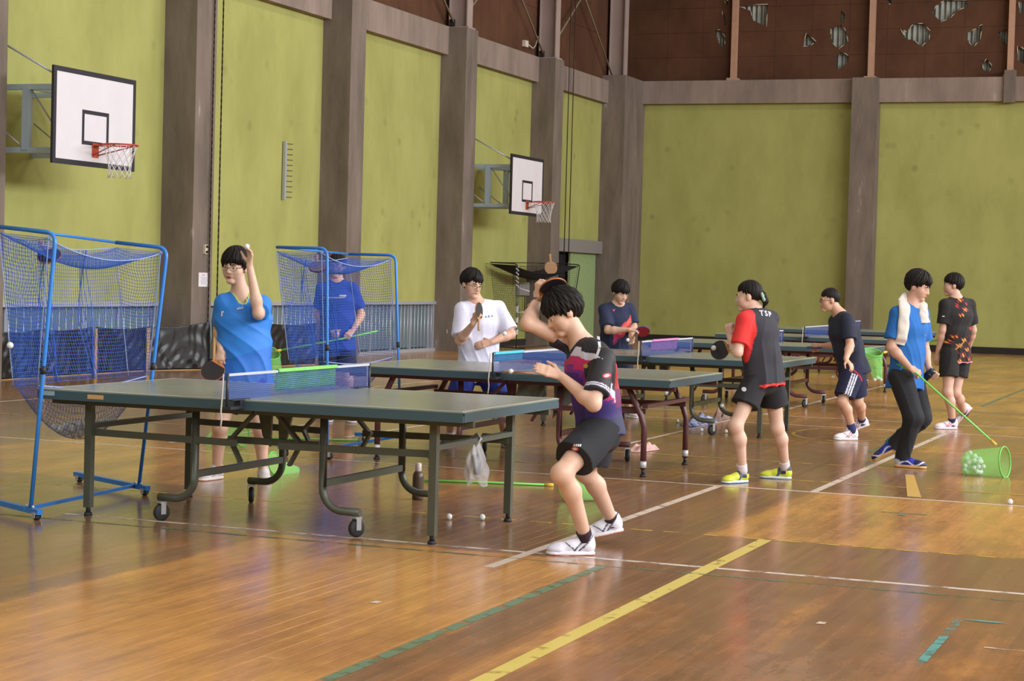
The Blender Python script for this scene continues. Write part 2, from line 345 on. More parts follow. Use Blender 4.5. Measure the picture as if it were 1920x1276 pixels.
# steel columns and diagonal rods
for k in range(0, 6):
    y = 24.43+5.13*(k-1)+0.16 if k < 5 else 44.95
    c = MB().box((-15.12, y, 6.44), (-15.10, y+0.27, HT)).box((-14.74, y, 6.44), (-14.715, y+0.27, HT)).box((-15.1, y+0.12, 6.44), (-14.74, y+0.145, HT)).box((-15.18, y-0.05, 6.44), (-14.67, y+0.33, 6.475))
    for bx in (-15.08, -14.78):
        c.cyl((bx, y+0.06, 6.475), (bx, y+0.06, 6.52), 0.02, 8)
    c.build('steel_column', M_steel, wl)
M_rod = mat('brace_rod_paint', '7f7460', 0.6)
for k in range(0, 5):
    a = 24.43+5.13*(k-1)+0.45; b = (24.43+5.13*k+0.15) if k < 4 else 44.95
    MB().tube([(-15.03, a, 6.55), (-15.03, b, 9.95)], 0.022, 6).build('brace_rod', M_rod, wl)
    MB().tube([(-15.0, b, 6.55), (-15.0, a, 9.95)], 0.022, 6).build('brace_rod', M_rod, wl)
    MB().box((-15.08, b-0.04, 6.47), (-14.98, b+0.02, 6.62)).build('brace_gusset', M_dark, wl)
# low windows with bars
for n, k in enumerate((0, 1, 2)):
    y0 = 24.43+5.13*(k-1)+PWID; y1 = 24.43+5.13*k
    wn = MB().box((-15.4, y0, 0.93), (-15.16, y1, 0.99)).box((-15.4, y0, 0), (-15.16, y1, 0.06)).box((-15.3, y0, 0.06), (-15.2, y0+0.05, 0.93)).box((-15.3, y1-0.05, 0.06), (-15.2, y1, 0.93)).build('window_%d' % (n+1), M_alu, kind='structure')
    npan = 5; dw = (y1-y0-0.1)/npan
    for i in range(npan):
        MB().box((-15.33, y0+0.05+i*dw+0.03, 0.08), (-15.32, y0+0.05+(i+1)*dw-0.03, 0.92)).build('pane', M_pane, wn)
        MB().box((-15.34, y0+0.05+(i+1)*dw-0.035, 0.06), (-15.29, y0+0.05+(i+1)*dw+0.035, 0.93)).build('mullion', M_alu, wn)
    nbar = 28
    for i in range(nbar):
        y = y0+0.1+(y1-y0-0.2)*i/(nbar-1)
        MB().tube([(-15.22, y, 0.05), (-15.22, y, 0.94)], 0.011, 6).build('bar', M_alu, wn)
# doorway in the last bay
d1 = MB().box((-15.4, 40.4, 2.16), (-15.08, 44.74, 2.47)).build('door_1', mat('door_lintel_grey', '857f7e', 0.6), kind='structure')
MB().box((-15.41, 40.4, 0), (-15.38, 43.2, 2.16)).build('doorway_shade_sheet', mat('painted_doorway_shade', '12110f', 0.95), d1)  # near-black sheet over the wall, stands in for shade inside the doorway
MB().box((-15.3, 42.85, 0.03), (-15.24, 44.72, 2.16)).build('door_leaf', mat('pale_green_door', '8fa472', 0.6, noise=0.06), d1)
MB().box((-15.3, 40.42, 0.03), (-15.24, 41.2, 2.16)).build('door_leaf', MATS['pale_green_door'], d1)
MB().box((-15.24, 42.95, 0.95), (-15.2, 43.0, 1.15)).build('door_pull', M_alu, d1)
# back wall --------------------------------------------------------
wb = MB().box((-16, 46.75, -0.3), (15.4, 47.1, HT)).build('wall_back', MATS['wall_backing'], kind='structure')
PXB = [-9.2, -3.3, 2.6, 8.5]
xs = [-14.6]+PXB
for i, x in enumerate(PXB):
    MB().box((x, 45.95, 0), (x+0.62, 46.75, 6.6)).build('pillar', M_conc, wb)
edges = [(-14.6, -9.2), (-8.58, -3.3), (-2.68, 2.6), (3.22, 8.5), (9.12, 15.0)]
for a, b in edges:
    MB().box((a, YB, 0.16), (b, 46.75, 6.02)).build('panel', M_green, wb)
    MB().box((a, 46.2, 6.02), (b, 46.75, 6.6)).build('beam', M_beam, wb)
    MB().box((a, YB-0.03, 0), (b, 46.75, 0.16)).build('skirting', M_dark, wb)
# brown boards with broken holes over a corrugated sheet
HOLES = [[(1385,12),(1440,8),(1437,50),(1412,38),(1407,20)], [(1354,20),(1362,33),(1360,48),(1356,36)], [(1341,58),(1350,56),(1360,70),(1359,84),(1350,88),(1345,72)],
 [(1505,88),(1512,62),(1530,78),(1520,86)], [(1556,55),(1578,46),(1586,58),(1590,78),(1572,93),(1560,80)], [(1576,18),(1584,26),(1582,44),(1576,42)], [(1568,106),(1574,96),(1590,104),(1592,116),(1576,128),(1568,130)],
 [(1748,25),(1756,10),(1770,2),(1812,0),(1816,12),(1796,20),(1782,34),(1764,42)], [(1688,54),(1700,60),(1712,46),(1730,44),(1744,58),(1742,74),(1728,88),(1714,76),(1698,72)], [(1814,62),(1830,54),(1842,46),(1838,74),(1826,88),(1816,80)], [(1873,60),(1890,54),(1893,80),(1882,84)], [(1842,122),(1850,110),(1860,124),(1855,134),(1844,134)], [(1908,86),(1920,92),(1920,120),(1908,112)], [(1910,4),(1926,0),(1926,26),(1912,24)],
 [(1664,0),(1672,0),(1672,8),(1666,8)], [(1358,2),(1366,2),(1364,10)]]
HW = [[tuple(on(px, py, 1, 46.5)[[0, 2]]) for px, py in h] for h in HOLES]
def inpoly(x, z, poly):
    c = False; n = len(poly)
    for i in range(n):
        (xa, za), (xb, zb) = poly[i], poly[i-1]
        if (za > z) != (zb > z) and x < (xb-xa)*(z-za)/(zb-za)+xa: c = not c
    return c
for i in range(12):
    for j in range(7):
        x0 = -15.0+i*0.93; z0 = 6.6+j*0.62; x1 = x0+0.93-0.005; z1 = z0+0.62-0.005
        hs = [h for h in HW if min(a for a, _ in h) < x1 and max(a for a, _ in h) > x0 and min(c for _, c in h) < z1 and max(c for _, c in h) > z0]
        q = MB()
        if not hs: q.box((x0, 46.5, z0), (x1, 46.515, z1))
        else:
            nx, nz = 37, 25
            for a in range(nx):
                for c in range(nz):
                    xa, xb = x0+(x1-x0)*a/nx, x0+(x1-x0)*(a+1)/nx; za, zb = z0+(z1-z0)*c/nz, z0+(z1-z0)*(c+1)/nz
                    if any(inpoly((xa+xb)/2, (za+zb)/2, h) for h in hs): continue
                    q.box((xa, 46.5, za), (xb, 46.515, zb))
        q.build('board', M_brown, wb)
MB().box((-3.84, 46.5, 6.6), (15.2, 46.515, HT)).build('board', M_brown, wb)
MB().box((-15.4, 46.5, 6.55), (-15.0, 46.515, HT)).build('board', M_brown, wb)
MB().grid(lambda u, v: (-15.0+11.2*u, 46.66+0.022*math.sin(u*11.2/0.13*2*PI), 6.6+4.3*v), 700, 1).build('corrugated_sheet', M_corr, wb)
# torn edges hanging at the larger holes
M_torn = mat('torn_board_edge', 'c9b9a2', 0.9)
for h in HW:
    q = MB()
    for i in range(len(h)):
        a = np.array([h[i][0], 46.495, h[i][1]]); b = np.array([h[i-1][0], 46.495, h[i-1][1]])
        if random.random() < 0.45: q.tube([a, (a*2+b)/3+np.array([0, -0.02, 0.01]), a*0.4+b*0.6], [0.008, 0.012, 0.004], 4)
    if q.v: q.build('torn_edge', M_torn, wb)
M_post = mat('peach_painted_post', 'b48c74', 0.6, noise=0.06)
for x in (-12.29, -8.84, -5.52, -2.2, 1.1):
    MB().box((x-0.065, 46.3, 6.6), (x+0.065, 46.49, HT)).box((x-0.14, 46.22, 6.56), (x+0.14, 46.5, 6.66)).build('steel_post', M_post, wb)
MB().box((-5.62, 46.12, 5.98), (-5.36, 46.3, 6.75)).build('stub_pillar', M_conc, wb)
# unseen walls and ceiling that close the hall
wr = MB().box((15.0, -6, -0.3), (15.4, 47, 6.4)).box((15.0, -6, 10.4), (15.4, 47, HT)).box((15.0, -6, 6.4), (15.4, -4.2, 10.4)).box((15.0, 46.2, 6.4), (15.4, 47, 10.4)).build('wall_right', mat('pale_green_paint', 'a8aa66', 0.8), kind='structure')
wf = MB().box((-16, -6.4, -0.3), (15.4, -6, 6.0)).box((-16, -6.4, 10.2), (15.4, -6, HT)).box((-16, -6.4, 6), (-14.2, -6, 10.2)).box((14.2, -6.4, 6), (15.4, -6, 10.2)).build('wall_front', MATS['pale_green_paint'], kind='structure')
cl = MB().box((-16, -6.4, HT), (15.4, 47.1, HT+0.3)).build('ceiling', mat('ceiling_board', 'a89c8a', 0.9), kind='structure')
# fixtures on the walls --------------------------------------------
q = empty('hook_rail', (-15.17, 28.35, 2.7), 'slim grey metal rail with small hooks on the green wall', 'rail')
a = on(535, 265, 0, -15.16); b = on(535, 374, 0, -15.16)
MB().bar((a[0], a[1], a[2]), (a[0], a[1], b[2]), 0.05, 0.06, (0, 1, 0)).build('rail_body', M_alu, q)
for i in range(11):
    z = b[2]+(a[2]-b[2])*(0.04+0.092*i); MB().bar((-15.14, a[1]+0.03, z), (-15.08, a[1]+0.12, z), 0.012).build('hook', M_dark, q)
nt_ = empty('notice_sheet', on(381, 524, 0, PX), 'white printed notice sheet taped to the concrete pillar', 'paper')
c = on(381, 524, 0, PX+0.004)
MB().obox(c, ((0, 1, 0), (0, 0, 1), (1, 0, 0)), (0.135, 0.10+0.005, 0.002)).build('sheet', mat('notice_paper', 'dcd9e2', 0.8), nt_)
tx = MB(); tx.obox(c+np.array([0.003, 0.0, 0.07]), ((0, 1, 0), (0, 0, 1), (1, 0, 0)), (0.05, 0.008, 0.0006))
tx.build('heading', mat('pink_print', 'd08a9a', 0.8), nt_)
tx = MB()
for i in range(6): tx.obox(c+np.array([0.003, 0.005*((i*7) % 3), 0.035-0.02*i]), ((0, 1, 0), (0, 0, 1), (1, 0, 0)), (0.09-0.01*((i*5) % 3), 0.003, 0.0006))
tx.build('text_lines', mat('grey_print', '8a8aa0', 0.8), nt_)
c = on(385, 467, 0, PX+0.02)
sw = empty('wall_bracket', c, 'small cream wall bracket fixed high on the concrete pillar', 'bracket')
MB().obox(c, ((0, 1, 0), (0, 0, 1), (1, 0, 0)), (0.035, 0.07, 0.02)).build('plate', mat('cream_plastic', 'cfc5b4', 0.5), sw)
for dz in (0.04, -0.04): MB().cyl(c+np.array([0.02, 0, dz]), c+np.array([0.05, 0, dz]), 0.018, 10).build('stud', M_dark, sw)
c = on(980, 541, 0, XW+0.052)
bx_ = empty('junction_box', c, 'grey metal junction box on the green wall behind the black net frame', 'box')
MB().obox(c, ((0, 1, 0), (0, 0, 1), (1, 0, 0)), (0.3, 0.15, 0.05)).build('housing', mat('box_grey', 'a19c98', 0.5), bx_)
MB().cyl(c+np.array([0.02, 0.1, -0.15]), c+np.array([0.02, 0.1, -0.5]), 0.012, 6).build('conduit', M_dark, bx_)
for nm, px in (('speck', 862),):
    c = on(838, 621, 1, PY[3]-0.01); t_ = empty('wall_sticker', c, 'tiny cream sticker low on the dark side of the concrete pillar', 'sticker')
    MB().obox(c, ((1, 0, 0), (0, 0, 1), (0, 1, 0)), (0.008, 0.04, 0.003)).build('strip', MATS['cream_plastic'], t_)
# hanging chains and ropes
M_chain = mat('dark_chain', '3b3128', 0.6, 0.4)
def chain(px0, py0, px1, py1, X, label, name, links=True, r=0.012):
    a = on(px0, py0, 0, X); b = on(px1, py1, 0, X); y = (a[1]+b[1])/2; zt = 10.9; zb = b[2]
    q = MB()
    if links:
        n = int((zt-zb)/0.05)
        for i in range(n):
            z = zb+i*0.05; d = (1, 0, 0) if i % 2 else (0, 1, 0)
            q.obox((X, y, z), (d, (0, 0, 1), np.cross(d, (0, 0, 1))), (0.011, 0.030, 0.005))
    else: q.tube([(X, y, zt), (X, y, zb)], r, 6)
    return q.build(name, M_chain, label=label, cat='chain' if links else 'rope', origin=(X, y, zb))
chain(405, 0, 388, 610, -14.62, 'dark hanging chain along the edge of the concrete pillar', 'hanging_chain')
chain(424, 0, 402, 570, -14.95, 'dark hanging chain in front of the green wall beside the pillar', 'hanging_chain')
chain(1066, 150, 1058, 490, -14.95, 'thin black rope above the doorway, the one nearer the pillar', 'hanging_rope', False)
chain(1075, 150, 1066, 490, -14.95, 'thin black rope above the doorway, the one nearer the corner', 'hanging_rope', False)
# cable and socket on the upper wall
c = on(985, 82, 0, -15.15)
cb = empty('cable_box', c, 'small cream cable box above the beam beside the steel column', 'box')
MB().obox(c, ((0, 1, 0), (0, 0, 1), (1, 0, 0)), (0.09, 0.07, 0.04)).build('housing', MATS['cream_plastic'], cb)
MB().tube([c+np.array([0.03, 0.08, 0]), c+np.array([0.05, 0.35, -0.06]), c+np.array([0.03, 0.55, 0.02]), c+np.array([0.03, 0.7, 0.25])], 0.012, 6).build('cable', MATS['cream_plastic'], cb)
# ================================================================== EQUIPMENT
M_top = mat('table_top_green', '868d82', 0.24, noise=0.06, nscale=2, spec=0.5)
M_edge = mat('table_edge_teal', '3d5560', 0.4)
M_line = mat('table_line_white', 'd8d8cc', 0.45)
M_frameA = mat('grey_green_frame', '55584f', 0.4, 0.2, noise=0.06)
M_frameB = mat('maroon_frame', '5a3338', 0.4, 0.1, noise=0.06)
M_rub = mat('black_rubber', '26262a', 0.6)
M_chrome = mat('bright_metal', 'c9c9d2', 0.3, 0.6)
M_sil = mat('silver_sleeve', 'cfcfd6', 0.4, 0.2)
def caster(q, c, d=0.09, ax=(0, 1, 0)):
    c = np.array(c, float); a = np.array(ax, float)
    w_ = MB().lathe((c[0], c[1], c[2]+d/2), [(0.006, -0.017), (d*0.4, -0.017), (d/2, -0.011), (d/2, 0.011), (d*0.4, 0.017), (0.006, 0.017)], 18, ax)
    wo = w_.build('caster_wheel', M_rub, q)
    f = MB(); s = np.cross(a, (0, 0, 1))
    for sgn in (-1, 1): f.obox((c[0]+a[0]*0.023*sgn, c[1]+a[1]*0.023*sgn, c[2]+d*0.75), (a, (0, 0, 1), s), (0.002, d*0.35, 0.016))
    f.obox((c[0], c[1], c[2]+d*1.1), (a, (0, 0, 1), s), (0.026, 0.006, 0.02)); f.cyl((c[0], c[1], c[2]+d*1.1), (c[0], c[1], c[2]+d*1.35), 0.008, 8)
    f.build('caster_fork', M_chrome, wo)
def make_table(kind):
    fm = M_frameA if kind == 'A' else M_frameB
    t = empty('table_tennis_table')
    for sx in (-1, 1):
        x0, x1 = (0.006, 1.37) if sx > 0 else (-1.37, -0.006)
        top = MB().box((x0, -0.7625, 0.735), (x1, 0.7625, 0.76)).build('table_top', M_top, t)
        z = 0.7604; l = MB()
        xe = 1.37*sx
        for y0, y1 in ((-0.7625, -0.7425), (0.7425, 0.7625)): l.add([(x0, y0, z), (x1, y0, z), (x1, y1, z), (x0, y1, z)], [(0,1,2,3)])
        xa, xb = sorted((xe, xe-0.02*sx)); l.add([(xa, -0.7425, z), (xb, -0.7425, z), (xb, 0.7425, z), (xa, 0.7425, z)], [(0,1,2,3)])
        l.add([(x0, -0.0015, z), (x1-0.02*(sx > 0), -0.0015, z), (x1, 0.0015, z), (x0, 0.0015, z)], [(0,1,2,3)])
        l.build('edge_line', M_line, top)
        MB().box((x0, -0.765, 0.70), (x1, -0.745, 0.752)).box((x0, 0.745, 0.70), (x1, 0.765, 0.752)).box((min(xe, xe-0.02*sx), -0.745, 0.70), (max(xe+0.002*sx, xe-0.02*sx), 0.745, 0.752)).build('apron', M_edge, top)
        # under-frame rails
        for y in (-0.6, 0.6): MB().box((x0, y-0.015, 0.665), (x1, y+0.015, 0.70)).build('under_rail', fm, t)
        for sy in (-1, 1):
            # outer leg
            X, Y = 1.125*sx, 0.577*sy
            if kind == 'A':
                lg = MB().box((X-0.022, Y-0.022, 0.05), (X+0.022, Y+0.022, 0.70)).build('leg', fm, t)
            else:
                lg = MB().tube([(0.98*sx, Y, 0.70), (1.03*sx, Y, 0.60), (1.10*sx, Y, 0.46), (X, Y, 0.38), (X, Y, 0.06)], 0.024, 10).build('leg', fm, t)
                MB().cyl((X, Y, 0.07), (X, Y, 0.12), 0.026, 10).build('leg_collar', M_sil, lg)
            MB().cyl((X, Y, 0.0), (X, Y, 0.02), 0.026, 12, 0.022).cyl((X, Y, 0.02), (X, Y, 0.06), 0.014, 10).build('levelling_foot', M_rub, lg)
            # curved caster leg
            yc = 0.54*sy
            pts = [(0.42*sx, yc, 0.69), (0.42*sx, yc, 0.27)]+arc((0.42*sx+0.13*sx, yc, 0.27), 0.13, PI, 1.5*PI, (sx, 0, 0), (0, 0, 1), 7)+[(0.66*sx, yc, 0.14)]
            cg = MB().tube(pts, 0.023, 10).build('caster_leg', fm, t)
            caster(cg, (0.64*sx, yc, 0.0), 0.10, (0.88, 0.47*sy, 0))
            # side rail outer leg -> centre
            xr = 0.14*sx
            MB().bar((X, Y-0.026*sy, 0.50), (xr, Y-0.026*sy, 0.49), 0.018, 0.04).build('side_rail', fm, t)
            # folding links under the net
            yl = 0.46*sy
            MB().bar((0.05*sx, yl, 0.69), (0.24*sx, yl, 0.49), 0.016, 0.045, (0, 1, 0)).build('folding_link', fm, t)
            MB().bar((0.24*sx, yl, 0.51), (0.16*sx, yl, 0.37), 0.016, 0.04, (0, 1, 0)).build('folding_link', fm, t)
        MB().bar((1.125*sx, -0.577, 0.54), (1.125*sx, 0.577, 0.54), 0.045, 0.03).build('end_crossbar', fm, t)
        MB().bar((0.42*sx, -0.54, 0.29), (0.42*sx, 0.54, 0.29), 0.03, 0.04).build('lower_crossbar', fm, t)
        MB().add([(0.02*sx, -0.35, 0.69), (0.12*sx, -0.35, 0.69), (0.08*sx, -0.35, 0.52), (0.03*sx, -0.35, 0.46), (0.02*sx, -0.33, 0.69), (0.12*sx, -0.33, 0.69), (0.08*sx, -0.33, 0.52), (0.03*sx, -0.33, 0.46)], [(0,1,2,3),(7,6,5,4),(0,4,5,1),(1,5,6,2),(2,6,7,3),(3,7,4,0)]).build('lock_plate', fm, t)
    MB().box((-0.3, -0.37, 0.47), (0.3, -0.35, 0.51)).build('centre_brace', fm, t)
    return t
M_net = mat('blue_net_cord', '20408c', 0.7)
M_tape = mat('net_tape_white', 'b9bccb', 0.7)
M_npost = mat('net_post_dark', '2a2d38', 0.45)
def make_net():
    n = empty('table_tennis_net')
    s = MB(); H0, H1 = 0.765, 0.9
    for i in range(168):
        y = -0.905+1.81*i/167; s.add([(0, y-0.0019, H0), (0, y+0.0019, H0), (0, y+0.0019, H1), (0, y-0.0019, H1)], [(0,1,2,3)])
    for j in range(13):
        z = H0+(H1-H0)*j/12; s.add([(0.0006, -0.91, z-0.0016), (0.0006, 0.91, z-0.0016), (0.0006, 0.91, z+0.0016), (0.0006, -0.91, z+0.0016)], [(0,1,2,3)])
    s.build('mesh', M_net, n)
    MB().box((-0.004, -0.915, 0.898), (0.004, 0.915, 0.9125)).build('top_tape', M_tape, n)
    for sy in (-1, 1):
        po = MB().tube([(0, 0.915*sy, 0.72), (0, 0.915*sy, 0.915)], 0.009, 8).box((-0.03, min(0.735*sy, 0.925*sy), 0.712), (0.03, max(0.735*sy, 0.925*sy), 0.728)).box((-0.03, min(0.9*sy, 0.7*sy), 0.7605), (0.03, max(0.9*sy, 0.7*sy)*1, 0.766)).box((-0.02, min(.77*sy, .8*sy), 0.712), (0.02, max(.77*sy, .8*sy), 0.765)).build('net_post', M_npost, n)
        MB().tube([(-0.02, 0.925*sy, 0.91), (-0.022, 0.93*sy, 0.80), (-0.026, 0.935*sy, 0.70), (-0.022, 0.932*sy, 0.66), (-0.028, 0.935*sy, 0.60)], 0.005, 5).build('net_cord', mat('cord_cream', 'c8c2ba', 0.8), po)
    return n
TA = make_table('A'); TB = make_table('B'); NT = make_net()
TABS = [(-5.31, 10.18, 'A', 'grey-framed table tennis table nearest the camera beside the server in blue'), (-5.40, 14.39, 'B', 'maroon-framed table tennis table in front of the player in white'),
        (-5.53, 18.6, 'A', 'grey-framed table tennis table behind the girl in red and black'), (-5.69, 23.5, 'B', 'maroon-framed table tennis table beside the bending player in striped shorts'),
        (-5.97, 27.87, 'B', 'second table tennis table from the back wall, with a blue net'), (-6.45, 32.75, 'B', 'farthest table tennis table, nearest the back wall')]
NLAB = ['blue net on the nearest table, with a green towel over it', 'blue net with a light blue towel on the table by the player in white', 'blue net with a pink towel on the table behind the girl', 'blue net half hidden behind the girl in red and black', 'blue net on the second table from the back wall', 'blue net on the farthest table, behind the bending player']
ua = ub = False
for i, (x, y, k, lab) in enumerate(TABS):
    if k == 'A': t = TA if not ua else copy_tree(TA); ua = True
    else: t = TB if not ub else copy_tree(TB); ub = True
    t.location = (x, y, 0); tag(t, lab, 'table', 'table tennis tables in a row')
    n = NT if i == 0 else copy_tree(NT); n.location = (x, y, 0); tag(n, NLAB[i], 'net', 'nets on the table tennis tables')
# stickers on the near table are part of it
MB().box((-6.655, 9.414, 0.722), (-6.56, 9.4155, 0.748)).build('sticker', mat('pale_sticker', '9db4c0', 0.5), TA)
MB().box((-6.33, 9.414, 0.715), (-6.22, 9.4155, 0.74)).build('sticker', mat('tan_sticker', 'c9a06a', 0.5), TA)
# towels over the nets
def towel(x, y0, y1, drop, col, label, name='net_towel', skew=0.0, front=0.012):
    m = mat('towel_'+col, col, 0.9, noise=0.12, nscale=40, bump=0.2)
    q = MB()
    prof = [(0.012, -drop), (0.011, -drop*0.5), (0.009, -0.01), (0.006, 0.004), (0.0, 0.007), (-0.006, 0.004), (-0.009, -0.01), (-0.011, -front)]
    def fn(u, v):
        i = v*(len(prof)-1); k = min(int(i), len(prof)-2); f = i-k; dx = prof[k][0]*(1-f)+prof[k+1][0]*f; dz = prof[k][1]*(1-f)+prof[k+1][1]*f
        y = y0+(y1-y0)*u
        return (x-dx-0.003*math.sin(u*17+v*3)*(1 if dx > 0 else 0), y, 0.9125+dz+skew*u*(dz > 0))
    q.grid(fn, 24, 21); o = q.build(name, m, label=label, cat='towel', origin=(x, (y0+y1)/2, 0.78))
    s = o.modifiers.new('thick', 'SOLIDIFY'); s.thickness = 0.003; s.offset = 0
    return o
towel(-5.31, 9.85, 10.62, 0.125, '7ec96a', 'green mesh towel draped over the net of the nearest table')
towel(-5.40, 13.5, 14.12, 0.07, '4fb8d8', 'light blue towel draped over the net beside the player in white')
towel(-5.53, 18.05, 18.95, 0.11, 'c47ab0', 'pink towel draped over the net behind the girl')
# ------------------------------------------------------------------ basketball goals
M_bb = mat('backboard_white', 'd9d5dc', 0.5, noise=0.03, nscale=3); M_bk = mat('backboard_black', '1f1d2b', 0.5); M_or = mat('rim_orange', 'b2452c', 0.45); M_bl = mat('bracket_blue_grey', 'b2c4d2', 0.5)
M_cord = mat('net_white_cord', 'd8d6d8', 0.8)
def goal(X, yc, zb, label):
    g = empty('basketball_goal', (-15.2, yc, zb), label, 'basketball hoop', 'basketball goals on the left wall')
    y0, y1, z0, z1 = yc-0.92, yc+0.92, zb, zb+1.2
    bd = MB().box((X-0.03, y0, z0), (X, y1, z1)).build('backboard', M_bb, g)
    e = 0.003; b = 0.06
    MB().box((X-0.032, y0-0.004, z0-0.004), (X+e, y0+b, z1+0.004)).box((X-0.032, y1-b, z0-0.004), (X+e, y1+0.004, z1+0.004)).box((X-0.032, y0+b, z0-0.004), (X+e, y1-b, z0+b)).box((X-0.032, y0+b, z1-b), (X+e, y1-b, z1+0.004)).build('border', M_bk, bd)
    i0, i1, j0, j1 = yc-0.30, yc+0.30, zb+0.27, zb+0.71
    MB().box((X, i0, j0), (X+e, i0+0.05, j1)).box((X, i1-0.05, j0), (X+e, i1, j1)).box((X, i0+0.05, j0), (X+e, i1-0.05, j0+0.05)).box((X, i0+0.05, j1-0.05), (X+e, i1-0.05, j1)).build('target_square', M_bk, bd)
    zr = zb+0.28; c = np.array([X+0.375, yc, zr])
    rim = MB().tube([c+0.225*np.array([math.cos(a), math.sin(a), 0]) for a in np.linspace(0, 2*PI, 32, endpoint=False)], 0.011, 8, closed=True).build('rim', M_or, g)
    MB().box((X, yc-0.07, zr-0.16), (X+0.012, yc+0.07, zr+0.02)).box((X, yc-0.05, zr-0.015), (X+0.16, yc+0.05, zr+0.006)).build('rim_plate', M_or, rim)
    for s in (-1, 1): MB().tube([(X+0.01, yc+0.05*s, zr-0.13), c+np.array([0.05, 0.2*s, -0.008])], 0.008, 6).build('rim_brace', M_or, rim)
    n = MB(); NS = 12; rows = 6
    rr = [0.222, 0.19, 0.165, 0.15, 0.142, 0.14, 0.15]; zz = [0, -0.08, -0.16, -0.235, -0.30, -0.36, -0.42]
    for sgn in (-1, 1):
        for k in range(NS):
            n.tube([c+np.array([rr[i]*math.cos(2*PI*(k+sgn*i*0.5)/NS), rr[i]*math.sin(2*PI*(k+sgn*i*0.5)/NS), zz[i]]) for i in range(rows+1)], 0.004, 4)
    n.build('basket_net', M_cord, rim)
    # wall bracket: two parallel frames
    for y in (yc-0.5, yc+0.5):
        for z in (zb+0.18, zb+0.98): MB().box((-15.2, y-0.03, z-0.035), (X-0.03, y+0.03, z+0.035)).build('bracket_arm', M_bl, g)
        MB().box((-14.62, y-0.045, zb+0.18), (-14.52, y+0.045, zb+0.98)).build('bracket_upright', M_bl, g)
        MB().box((X-0.1, y-0.03, zb+0.18), (X-0.03, y+0.03, zb+0.98)).build('bracket_upright', M_bl, g)
        MB().tube([(-14.52, y, zb+0.96), (X-0.06, y, zb+0.2)], 0.012, 6).build('bracket_brace', M_alu, g)
        MB().tube([(-15.18, y, zb+0.6), (-14.6, y, zb+0.2)], 0.012, 6).build('bracket_brace', M_alu, g)
        y = yc+(y-yc)*1.5
        if y > yc: continue
        MB().tube([(-15.15, y, zb+1.7), (X-0.04, y, zb+1.08)], 0.014, 6).build('stay_rod', M_alu, g)
        MB().box((-15.2, y-0.04, zb+1.64), (-15.05, y+0.04, zb+1.76)).build('wall_plate', M_steel, g)
    for z in (zb+0.18, zb+0.98):
        for x in (-14.57, X-0.065): MB().box((x-0.025, yc-0.47, z-0.03), (x+0.025, yc+0.47, z+0.03)).build('bracket_cross', M_bl, g)
    return g
goal(-13.88, 20.70, 2.77, 'white wall-mounted basketball backboard with orange rim, the larger nearer one')
goal(-13.90, 36.32, 2.79, 'white wall-mounted basketball backboard with orange rim, the smaller farther one')
# ------------------------------------------------------------------ black plastic barriers along the wall
M_pl = mat('black_plastic_sheet', '15151b', 0.34); M_stick = mat('pale_wood_stick', 'b08a5c', 0.7, noise=0.1)
NODES = [(-14.93, 19.98), (-14.95, 21.1), (-14.95, 22.3), (-14.92, 23.62), (-14.48, 24.72), (-14.35, 26.0), (-14.1, 27.4)]
WHERE = ['leftmost in the photo', 'behind the flying ball net', 'second left of the pillar', 'left of the pillar', 'in front of the pillar with the notice', 'behind the server in blue', 'left of the far blue net cage']
TOPS = [0.62, 0.62, 0.64, 0.62, 0.70, 0.67, 0.66]
BLAB = ['black plastic sheet barrier at the left edge of the photo', 'black plastic sheet barrier behind the near cage, second from the left edge', 'black plastic sheet barrier behind the near cage, third from the left edge', 'crumpled black plastic barrier at the foot of the pillar with the notice', 'black plastic sheet barrier behind the server in blue', 'black plastic sheet barrier behind the far blue cage']
for i in range(6):
    a = np.array([*NODES[i], 0.0]); b = np.array([*NODES[i+1], 0.0]); t = b-a; L_ = np.linalg.norm(t); t /= L_; nrm = np.array([t[1], -t[0], 0])
    e = empty('plastic_barrier', a, BLAB[i], 'barrier', 'black plastic barriers along the left wall')
    ph = i*2.1
    def fn(u, v, a=a, t=t, nrm=nrm, L_=L_, i=i, ph=ph):
        h = (TOPS[i]*(1-u)+TOPS[i+1]*u)-0.03*math.sin(PI*u)
        w_ = 0.018*math.sin(u*9+v*3+ph)+0.007*math.sin(u*24+v*7+2.0*math.sin(v*4+ph))+0.0035*math.sin(u*47-v*11+2.5*math.sin(v*5+u*4+ph))+0.004*math.sin(v*16+2*math.sin(u*7+ph))
        return a+t*L_*(0.02+0.96*u)+nrm*(0.03+w_)+np.array([0, 0, 0.02+v*h])
    o = MB().grid(fn, 90, 44).build('plastic_sheet', M_pl, e); o.modifiers.new('t', 'SOLIDIFY').thickness = 0.004
    MB().bar(a+nrm*0.075, a+nrm*0.075+np.array([0, 0, TOPS[i]]), 0.055, 0.02, tuple(nrm)).build('wooden_stick', M_stick, e)
    MB().bar(a+t*0.02, b-t*0.02, 0.05, 0.02).build('base_board', M_stick, e)
